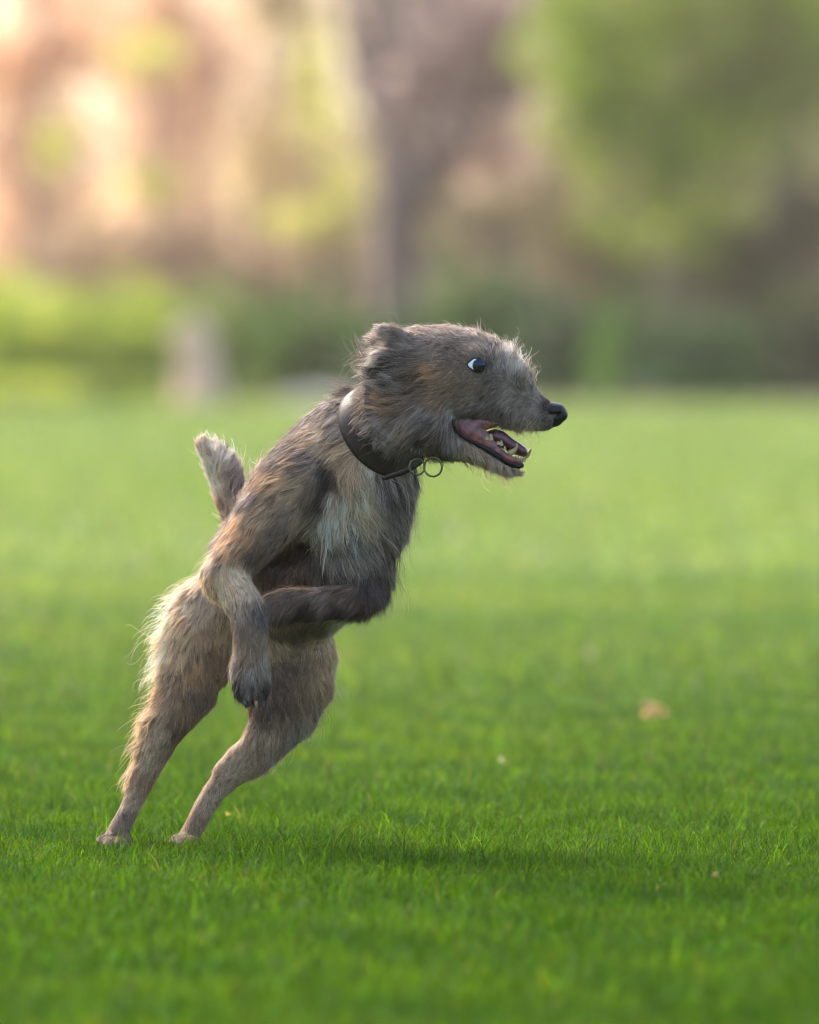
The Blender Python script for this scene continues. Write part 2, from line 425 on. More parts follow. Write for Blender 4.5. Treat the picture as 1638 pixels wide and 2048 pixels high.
def shrubs():
    # clipped hedge edge: single shrubs side by side
    D_ = -6.4
    row = [('shrub', 'bright yellow-green shrub at the far left edge of the lawn', 20, 660, 160, 150, 62.5, YELG),
           ('shrub', 'lit green shrub just left of the pale stump', 235, 675, 140, 135, 63, [(.09, .16, .02), (.17, .26, .035), (.28, .36, .06)]),
           ('shrub', 'mid green shrub behind the pale stump', 440, 670, 140, 125, 65, [(.04, .09, .02), (.07, .14, .03), (.12, .19, .04)]),
           ('shrub', 'dark green shrub left of the big trunk foot', 620, 665, 130, 125, 66, GREEND + [(.06, .12, .03)]),
           ('shrub', 'dark shrub hiding the foot of the big grey trunk', 800, 690, 120, 110, 64.5, GREEND),
           ('shrub', 'dark green shrub behind the dog head', 960, 640, 130, 160, 66, [(.02, .05, .02), (.04, .09, .03), (.07, .13, .04)]),
           ('shrub', 'deep green shrub between the dog muzzle and the slim shrub', 1110, 680, 110, 120, 65, GREEND),
           ('shrub', 'dark shrub right behind the slim light green shrub', 1265, 670, 120, 130, 66, [(.02, .05, .018), (.04, .08, .025), (.08, .14, .035)]),
           ('shrub', 'almost black shrub right of the slim shrub', 1400, 700, 130, 100, 64, GREEND),
           ('shrub', 'dark shrub at the right edge of the picture', 1590, 670, 150, 135, 65.5, [(.014, .03, .018), (.03, .05, .025), (.06, .075, .035)])]
    for i, (nm, lb, px, py, rx, ry, dist, cols) in enumerate(row):
        dist += D_; t = thing(nm, onground(px, dist), lb, 'shrub', 'shrubs along the far edge of the lawn')
        s = dist / FPX; c = B(px, py, dist)
        cs = [(px, py, rx, ry, 0, .9), (px - rx * .4, py + 30, rx * .7, ry * .8, -.3, .8), (px + rx * .45, py + 25, rx * .7, ry * .85, .2, .8), (px, py + ry * .6, rx * 1.05, ry * .6, -.2, .8), (px - 30, 775, rx, 28, -1.2, .5), (px + 30, 778, rx, 26, -1.5, .5)]
        C, R, N = blobs(cs, dist, dens=1.5)
        dist0 = dist
        V, F, K = leaf_cards(C, R, N, .06, cols, 100 + i, .6, .8); V[:, 2] = np.abs(V[:, 2])
        link_mesh('foliage', V, F, M_leaf, t, smooth=False, col=K)
        g = onground(px, dist); V, F = limb_mesh([([g, g + np.array([.05, 0, .5]), g + np.array([.1, .05, 1.0])], [.05, .04, .02]), ([g, g + np.array([-.2, 0, .5]), g + np.array([-.35, .05, .9])], [.04, .03, .02])], 6)
        link_mesh('stem', V, F, M_bark, t)
shrubs()
def slim_shrub():
    t = thing('slim_shrub', onground(1215, 55.2), 'slim light green shrub standing in front of the dark hedge', 'shrub')
    C, R, N = blobs([(1215, 715, 42, 75, 0, .3), (1218, 665, 30, 40, 0, .22), (1212, 765, 46, 40, 0, .3)], 55.2, dens=2.5)
    V, F, K = leaf_cards(C, R, N, .045, [(.05, .13, .02), (.10, .22, .04), (.15, .28, .05)], 180, .6, .4); V[:, 2] = np.abs(V[:, 2])
    link_mesh('foliage', V, F, M_leaf, t, smooth=False, col=K)
    g = onground(1215, 55.2); V, F = limb_mesh([([g, g + np.array([0, 0, .5])], [.04, .02])], 6); link_mesh('stem', V, F, M_bark, t)
slim_shrub()
def stump():
    g = onground(400, 54.6); k = 54.6 / FPX
    q = lambda px, py, dy=0: B(px, py, 54.6 + dy)
    path = ([g + np.array([0, 0, -.05]), q(402, 775), q(400, 735), q(388, 690), q(378, 655), q(372, 640)], [.27, .23, .20, .20, .17, .10])
    t = thing('tree_stump', g, 'pale broken tree stump at the lawn edge left of the dog', 'tree stump')
    V, F = limb_mesh([path], 14); link_mesh('trunk', V, F, M_barkp, t)
    V, F = limb_mesh([([q(398, 720), q(420, 690), q(432, 668)], [.10, .08, .04])], 8); link_mesh('branch', V, F, M_barkp, t)
stump()
def rock():
    F_ = Field(onground(640, 55.0) + [-.6, -.4, -.2], onground(640, 55.0) + [.6, .5, .45], .02)
    g = onground(640, 55.0); X, Y, Z = np.meshgrid(*F_.ax, indexing='ij')
    d = np.sqrt(((X - g[0]) / .40) ** 2 + ((Y - g[1]) / .25) ** 2 + ((Z - .0) / .12) ** 2) - 1
    p = np.stack([X.ravel(), Y.ravel(), Z.ravel()], 1); F_.f = (d * .2 + .02 * vnoise(p, .3, 4, 2).reshape(X.shape)).astype(np.float32)
    V, Q = F_.mesh(); o = link_mesh('rock', V, Q, noise_mat('stone', (.20, .19, .18), (.34, .32, .30), 8))
    tag(o, 'low pale grey rock at the lawn edge behind the dog back', 'rock')
rock()
def big_trees():
    q = B
    # forked grey tree in the middle
    D = 69
    g = onground(800, D)
    main = ([g, q(798, 640, D), q(795, 540, D), q(795, 430, D), q(790, 300, D), q(775, 150, D), q(765, 0, D), q(755, -200, D)], [.42, .33, .30, .30, .27, .25, .22, .18])
    r1 = ([q(797, 450, D), q(860, 340, D - .2), q(930, 220, D - .3), q(1000, 90, D - .4), q(1060, -60, D - .4)], [.25, .30, .34, .36, .34])
    r2 = ([q(860, 340, D), q(870, 200, D), q(880, 60, D), q(880, -150, D)], [.22, .3, .34, .34])
    r3 = ([q(930, 220, D), q(1010, 190, D + .3), q(1090, 120, D + .4)], [.2, .18, .12])
    r4 = ([q(792, 330, D), q(740, 200, D), q(700, 60, D), q(690, -80, D)], [.16, .14, .12, .1])
    cr = blobs([(960, 90, 150, 190, -.5, 1.0), (1010, 20, 120, 170, -.9, .8), (870, 180, 120, 150, -.5, .8), (980, 300, 110, 90, .5, .6), (760, 60, 100, 170, .9, .9), (1040, 60, 110, 200, 1, 1), (900, -120, 300, 160, .9, 1.2)], D, dens=1.3)
    tree('forked_tree', 'large grey forked tree rising above the dog', g, [main, r1, r2, r3, r4], M_bark, (*cr, .09, MAUVE, 300, .8, 1.2), M_dry)
    # bright green tree on the right
    D = 64
    g = onground(1345, D + 2)
    tr = ([g, q(1345, 500, D + 2), q(1350, 300, D + 2), q(1380, 60, D + 2)], [.2, .14, .12, .08])
    cr = blobs([(1340, 330, 190, 200, 0, 1.6), (1180, 200, 100, 160, 0, 1.2), (1500, 180, 170, 190, .3, 1.5), (1330, 60, 230, 180, 0, 1.6), (1650, 120, 150, 240, 0, 1.4), (1400, -160, 380, 180, 0, 1.8), (1150, 40, 120, 160, .3, 1.3), (1560, 0, 200, 150, .3, 1.5)], D, dens=1.5)
    tree('broadleaf_tree', 'fresh green leafy tree filling the upper right', g, [tr], M_bark, (*cr, .075, [(.12, .19, .025), (.20, .29, .035), (.28, .38, .055), (.28, .27, .12)], 320, .6, 1.5), M_leaf)
    # olive-brown tree behind it at the right
    D = 76
    g = onground(1560, D)
    tr = ([g, q(1560, 550, D), q(1570, 350, D), q(1590, 100, D)], [.35, .3, .26, .2])
    cr = blobs([(1430, 500, 200, 110, 0, 1.4), (1620, 430, 140, 110, 0, 1.4), (1150, 470, 130, 110, 0, 1.3), (1280, 560, 160, 90, 0, 1.2), (1530, 600, 200, 80, 0, 1.3), (1050, 350, 120, 90, .3, 1.2), (1250, 120, 260, 300, 1, 1.5), (1550, 120, 260, 300, 1, 1.5)], D, dens=1.2)
    tree('brown_leaved_tree', 'dull olive-brown tree behind the dark hedge on the right', g, [tr], M_bark, (*cr, .09, OLIVE, 340, .7, 1.5), M_dry)
    # sunlit pale autumn trees on the left
    D = 84
    specs = [(70, 'tan autumn tree with a pale trunk at the far left', PEACH, [(60, 320, 190, 150, 0, 2), (-60, 130, 160, 170, 0, 2), (120, 100, 170, 150, .5, 2), (60, -120, 260, 140, 0, 2), (40, 480, 150, 70, 0, 1.5)], .22, M_barkp),
             (330, 'peach coloured autumn tree above the pale stump', [(.64, .46, .33), (.78, .60, .44), (.86, .68, .52)], [(330, 250, 170, 140, 0, 2), (270, 60, 170, 160, 0, 2), (420, 130, 130, 160, .5, 2), (330, -110, 220, 130, 0, 2), (330, 420, 150, 70, 0, 1.4)], .16, M_barkp),
             (510, 'thin grey-tan tree left of the forked tree', [(.40, .33, .20), (.54, .46, .27), (.66, .56, .33)], [(520, 330, 120, 160, 0, 1.6), (600, 180, 110, 170, 0, 1.6), (560, 0, 150, 160, 0, 1.6), (660, 360, 100, 130, .3, 1.4), (640, 480, 120, 80, .3, 1.2)], .2, M_bark)]
    for i, (px, lb, cols, bl, tw, bk) in enumerate(specs):
        Di = D + 3 * i - 2; g = onground(px, Di)
        tr = ([g, q(px + 5, 520, Di), q(px - 5, 320, Di), q(px + 8, 100, Di), q(px, -100, Di)], [tw * 1.5, tw * 1.2, tw, tw * .8, tw * .5])
        tree('autumn_tree', lb, g, [tr], bk, (*blobs(bl, Di, dens=1.0), .10, cols, 360 + i * 7, .7, 1.8), M_dry, 'pale autumn trees beyond the lawn on the left')
    D = 74
    specs = [(310, 'small lime green sapling in front of the autumn trees, near the left', [(300, 370, 85, 55, 0, .8), (290, 110, 110, 60, 0, .9), (110, 290, 60, 80, 0, .7)]),
             (640, 'lime green sapling just left of the forked tree', [(640, 200, 70, 150, 0, .9), (690, 380, 60, 90, 0, .8), (610, 440, 110, 60, 0, .8)])]
    for i, (px, lb, bl) in enumerate(specs):
        g = onground(px, D); tr = ([g, q(px + 5, 520, D), q(px - 5, 320, D), q(px, 110, D)], [.07, .06, .05, .03])
        tree('sapling', lb, g, [tr], M_bark, (*blobs(bl, D, dens=.6), .08, [(.34, .37, .12), (.46, .48, .18), (.56, .54, .28)], 390 + i * 7, .8, 1.2), M_leaf, 'lime green saplings beyond the hedge')
    # brownish low growth above the left hedge
    t = thing('brown_bush', onground(300, 72), 'brown leafless bush showing above the left shrubs', 'bush')
    cs = blobs([(160, 490, 130, 60, 0, .9), (330, 480, 150, 65, 0, .9), (520, 530, 120, 70, 0, .9), (300, 640, 330, 120, 0, .9)], 72, dens=1.1)
    V, F, K = leaf_cards(*cs, .08, [(.20, .15, .10), (.30, .22, .15), (.38, .29, .19)], 410, .6, 1.0); link_mesh('foliage', V, F, M_dry, t, smooth=False, col=K)
    # the shrub border and the trees go on past both sides of the frame
    r2 = np.random.default_rng(8); C = []; R = []; N = []
    for i in range(22):
        for sg in (-1, 1):
            x = sg * (5.6 + i * .95); hh = r2.uniform(.5, .8)
            C.append((x, 47.6 + r2.uniform(-.6, 1.2), hh)); R.append((.9, .8, hh)); N.append(700)
    V, F, K = leaf_cards(C, R, N, .06, GREEND + [(.09, .16, .03)], 470, .6, 1.2); V[:, 2] = np.abs(V[:, 2])
    o = link_mesh('hedge_continuation', V, F, M_leaf, smooth=False, col=K); tag(o, 'green hedge running on along the lawn beyond both sides of the picture', 'hedge', kind='stuff')
    C = []; R = []; N = []
    for i in range(16):
        for sg in (-1, 1):
            x = sg * (7.5 + i * 1.7); hh = r2.uniform(1.6, 2.8)
            C.append((x, 62 + r2.uniform(-3, 6), hh + 1.0)); R.append((1.6, 1.5, hh)); N.append(1500)
    V, F, K = leaf_cards(C, R, N, .09, OLIVE + [(.34, .36, .12)], 480, .6, 1.6); V[:, 2] = np.abs(V[:, 2])
    o = link_mesh('tree_belt', V, F, M_leaf, smooth=False, col=K); tag(o, 'belt of olive trees beyond both sides of the picture', 'woodland', kind='stuff')
    # far wood that closes the view
    r = np.random.default_rng(5); C = []; R = []; N = []
    for i in range(76):
        x = -43 + 86 * i / 75; h = r.uniform(3.0, 6.5) * (1.05 if x < -3 else 1.15)
        C.append((x, 104 + r.uniform(-3, 5), h * .45)); R.append((1.7, 1.6, h * .6)); N.append(900)
    V, F, K = leaf_cards(C, R, N, .2, [(.10, .085, .05), (.17, .15, .08), (.26, .20, .13)], 500, .6, 2.5)
    autumn = V[:, 0] < -2 + .8 * np.sin(V[:, 2] * 1.7); K[autumn] = K[autumn] * np.array([2.9, 2.5, 2.6]); V[:, 2] = np.abs(V[:, 2])
    o = link_mesh('far_woodland', V, F, M_dry, smooth=False, col=K); tag(o, 'distant brownish wood closing the view behind the park trees', 'woodland', kind='stuff')
big_trees()

# ------------------------------------------------------------------ fallen leaves on the lawn
def fallen(px, py, size, c, label, rot):
    g = G(px, py); m, n, l, b = mat('fallen_leaf'); b.inputs['Base Color'].default_value = (*c, 1); b.inputs['Roughness'].default_value = .6
    out = []; N = 18
    for i in range(N):
        a = 2 * math.pi * i / N; r = size * (.35 + .65 * abs(math.cos(a * 1.5 + .4)) ** .7) * (1 if math.cos(a) > -.9 else .8)
        out.append((r * math.cos(a), r * .6 * math.sin(a), .3 * size * math.sin(a * 2) ** 2))
    V = [(0, 0, 0)] + out; F = [(0, i + 1, (i + 1) % N + 1) for i in range(N)]
    R = Matrix.Rotation(rot, 3, 'Z') @ Matrix.Rotation(1.0, 3, 'X')
    me = bpy.data.meshes.new('fallen_leaf'); me.from_pydata([tuple(R @ Vector(v)) for v in V], [], F); me.materials.append(m)
    o = bpy.data.objects.new('fallen_leaf', me); COL.objects.link(o); o.location = (g[0], g[1], .032)
    md = o.modifiers.new('thickness', 'SOLIDIFY'); md.thickness = .0006
    tag(o, label, 'leaf', 'fallen leaves on the lawn')
fallen(1303, 1455, .036, (.66, .38, .11), 'orange fallen leaf lying in the grass at the right', .4)
fallen(1004, 1558, .016, (.62, .55, .30), 'small pale yellow fallen leaf right of the dog feet', 1.9)
fallen(455, 1668, .007, (.75, .55, .05), 'tiny bright yellow leaf scrap beside the rear foot', .9)
fallen(1432, 1795, .008, (.55, .36, .12), 'tiny brown leaf scrap in the sharp grass at the right', 2.4)

# ------------------------------------------------------------------ soft evening haze
def haze():
    lo = np.array([-140.0, -12.0, -1.0]); hi = np.array([140.0, 125.0, 22.0])
    # keep the ground sheet inside: the box is closed and wholly round camera, dog, lawn and trees
    V = [(x, y, z) for x in (lo[0], hi[0]) for y in (lo[1], hi[1]) for z in (lo[2], hi[2])]
    F = np.array([(0, 1, 3, 2), (4, 6, 7, 5), (0, 4, 5, 1), (2, 3, 7, 6), (0, 2, 6, 4), (1, 5, 7, 3)])
    m = bpy.data.materials.new('haze_air'); m.use_nodes = True; n = m.node_tree.nodes; n.clear()
    v = n.new('ShaderNodeVolumePrincipled'); o = n.new('ShaderNodeOutputMaterial')
    v.inputs['Density'].default_value = .0005; v.inputs['Anisotropy'].default_value = .6; v.inputs['Color'].default_value = (1, .90, .80, 1)
    m.node_tree.links.new(v.outputs[0], o.inputs['Volume'])
    ob = link_mesh('haze', np.array(V), F, m, smooth=False); ob['kind'] = 'stuff'; ob['label'] = 'thin warm haze over the park'; ob['category'] = 'haze'
haze()

# ------------------------------------------------------------------ the dog
dog = thing('dog', (P(300, 1700)[0], 0.0, 0.0), 'rough-coated grey and tan lurcher rearing up mid-leap on its hind legs, mouth open', 'dog')
BF = Field(P(150, 1730, -.24) + [0, 0, -.03], P(1190, 600, .24) + [0, 0, .02], .0026)
BF.lo[1] = -.24
def build_body():
    c = BF.chain
    # trunk, back and belly
    c([(500, 1135, 70, 115, 70), (540, 1120, 88, 95, 80), (600, 1095, 105, 55, 92), (655, 1050, 118, 12, 104), (693, 1005, 122, -20, 106), (712, 955, 114, -35, 98), (722, 910, 98, -45, 88)], 30)
    c([(494, 1100, 54, 130, 55), (535, 1022, 58, 85, 58), (590, 955, 66, 45, 66), (645, 900, 68, 5, 68), (695, 868, 70, -25, 68)], 40)
    c([(705, 1118, 74, -20, 74), (670, 1150, 80, 10, 78), (620, 1200, 78, 45, 72), (588, 1218, 73, 70, 68), (550, 1190, 72, 95, 68)], 35)
    c([(470, 1200, 52, 105, 50), (440, 1275, 44, 88, 42), (428, 1335, 34, 72, 34)], 25)
    c([(535, 1140, 20, -60, 60), (575, 1120, 26, -60, 55), (612, 1092, 20, -80, 50)], 14, sub=True)
    # neck
    c([(700, 905, 92, -30, 82), (742, 874, 84, -55, 78), (785, 838, 78, -85, 74), (825, 800, 76, -105, 70), (850, 775, 78, -112, 66)], 30)
    # skull, cheek, upper muzzle
    c([(822, 752, 72, -112, 60), (850, 738, 82, -112, 64), (885, 736, 82, -112, 66), (920, 740, 79, -112, 62), (955, 748, 73, -112, 54), (990, 766, 64, -112, 44), (1020, 788, 50, -112, 34), (1050, 812, 38, -112, 28), (1078, 826, 31, -112, 24), (1093, 831, 26, -112, 20)], 14)
    c([(925, 802, 32, -112, 44), (965, 810, 27, -112, 38), (1000, 820, 22, -112, 32), (1040, 832, 20, -112, 25)], 10)
    c([(838, 822, 66, -114, 60), (862, 845, 48, -117, 52), (872, 865, 42, -118, 46), (890, 880, 30, -116, 38)], 18)
    c([(872, 866, 40, -116, 44), (906, 885, 27, -114, 33), (935, 898, 21, -113, 27), (965, 909, 15.5, -112, 23), (996, 925, 12.5, -112, 20), (1022, 935, 11, -112, 18), (1036, 937, 9, -112, 15)], 8)
    # brow ridge and eye socket
    c([(925, 716, 15, -160, 12), (955, 707, 15, -156, 12), (978, 718, 13, -150, 12)], 12)
    # ears folded back
    c([(835, 698, 18, -148, 12), (805, 680, 15, -152, 9), (780, 664, 10, -152, 7), (764, 657, 7, -150, 6)], 14)
    c([(832, 716, 18, -152, 12), (795, 714, 17, -154, 9), (768, 714, 12, -152, 7), (756, 714, 8, -150, 6)], 14)
    c([(830, 700, 22, -66, 12), (795, 690, 22, -60, 8), (765, 684, 12, -62, 5)], 8)
    # near foreleg
    c([(628, 925, 66, -58, 56), (588, 972, 70, -88, 52), (543, 1028, 60, -112, 48), (503, 1080, 50, -128, 44), (468, 1124, 44, -142, 40), (452, 1155, 43, -148, 40)], 22)
    c([(450, 1158, 41, -148, 40), (472, 1186, 37, -168, 37), (492, 1214, 35, -185, 35), (500, 1255, 33, -196, 33), (500, 1300, 31, -198, 31), (500, 1335, 36, -198, 30), (502, 1360, 34, -198, 28), (503, 1376, 26, -198, 24)], 12)
    for q in ((481, 1380, 12, -202, 13), (496, 1391, 12, -210, 13), (512, 1390, 12, -208, 13), (525, 1376, 11, -200, 13)):
        c([(q[0], q[1] - 16, q[2], q[3], q[4]), q], 5)
    # far foreleg, folded
    c([(722, 1108, 56, -22, 52), (724, 1166, 45, -50, 44), (718, 1192, 31, -72, 32), (680, 1202, 29, -98, 29), (630, 1207, 29, -118, 29), (580, 1210, 31, -134, 30), (555, 1216, 30, -142, 28), (535, 1222, 20, -150, 20)], 14)
    # hind legs
    c([(470, 1165, 64, 100, 60), (418, 1218, 58, 88, 58), (392, 1275, 60, 76, 58), (385, 1330, 62, 65, 55), (378, 1375, 58, 57, 50), (350, 1425, 45, 48, 42), (326, 1462, 38, 43, 36), (307, 1505, 31, 38, 29), (291, 1542, 25, 33, 25), (275, 1582, 21, 27, 22), (259, 1620, 18, 20, 19), (243, 1650, 19, 12, 20), (231, 1677, 22, 4, 22), (220, 1690, 20, -8, 24), (212, 1694, 16, -24, 24)], 20)
    c([(560, 1190, 68, 108, 60), (592, 1250, 66, 105, 60), (610, 1310, 60, 100, 56), (605, 1360, 60, 95, 53), (578, 1412, 57, 89, 46), (550, 1448, 50, 84, 40), (523, 1487, 40, 79, 34), (494, 1522, 32, 75, 27), (462, 1548, 27, 71, 23), (432, 1580, 22, 65, 21), (411, 1612, 21, 57, 19), (393, 1645, 19, 49, 18), (378, 1674, 19, 38, 19), (369, 1686, 18, 26, 22), (362, 1691, 15, 14, 20)], 16)
    c([(480, 1512, 22, 75, 20), (452, 1535, 17, 72, 16), (439, 1542, 11, 72, 12)], 14)
    c([(545, 1300, 50, 110, 50), (548, 1350, 50, 105, 46), (545, 1400, 50, 95, 40)], 20)
    for q in ((203, 1690, 12, -34, 12), (217, 1695, 12, -46, 12), (234, 1694, 12, -42, 12), (248, 1688, 11, -20, 12), (350, 1688, 11, 4, 12), (363, 1692, 11, -8, 12), (378, 1691, 11, -4, 12)):
        c([(q[0] + 4, q[1] - 8, q[2], q[3] + 12, q[4]), q], 5)
    # tail
    c([(500, 1065, 40, 148, 36), (470, 1020, 27, 165, 24), (458, 985, 30, 175, 24), (444, 945, 28, 180, 22), (424, 912, 21, 183, 17), (407, 890, 13, 185, 12)], 20)
    BF.blur(1)
    # open mouth
    c([(925, 857, 9, -112, 90), (950, 865, 19, -112, 90), (985, 878, 29, -112, 90), (1020, 892, 33, -112, 90), (1060, 908, 36, -112, 90)], 5, sub=True)
    # eye socket
    c([(950, 731, 15, -176, 14)], 5, sub=True)
build_body()
BV, BQ = BF.mesh()

def front(px, py, near=True):
    """depth (px units) of the first body surface seen at a pixel"""
    ys = np.arange(-.235, .235, .001); p = np.array([P(px, py, y) for y in ys]); f = BF.sample(p)
    k = np.nonzero(f < 0)[0]
    return ys[k[0]] / PX if len(k) else None

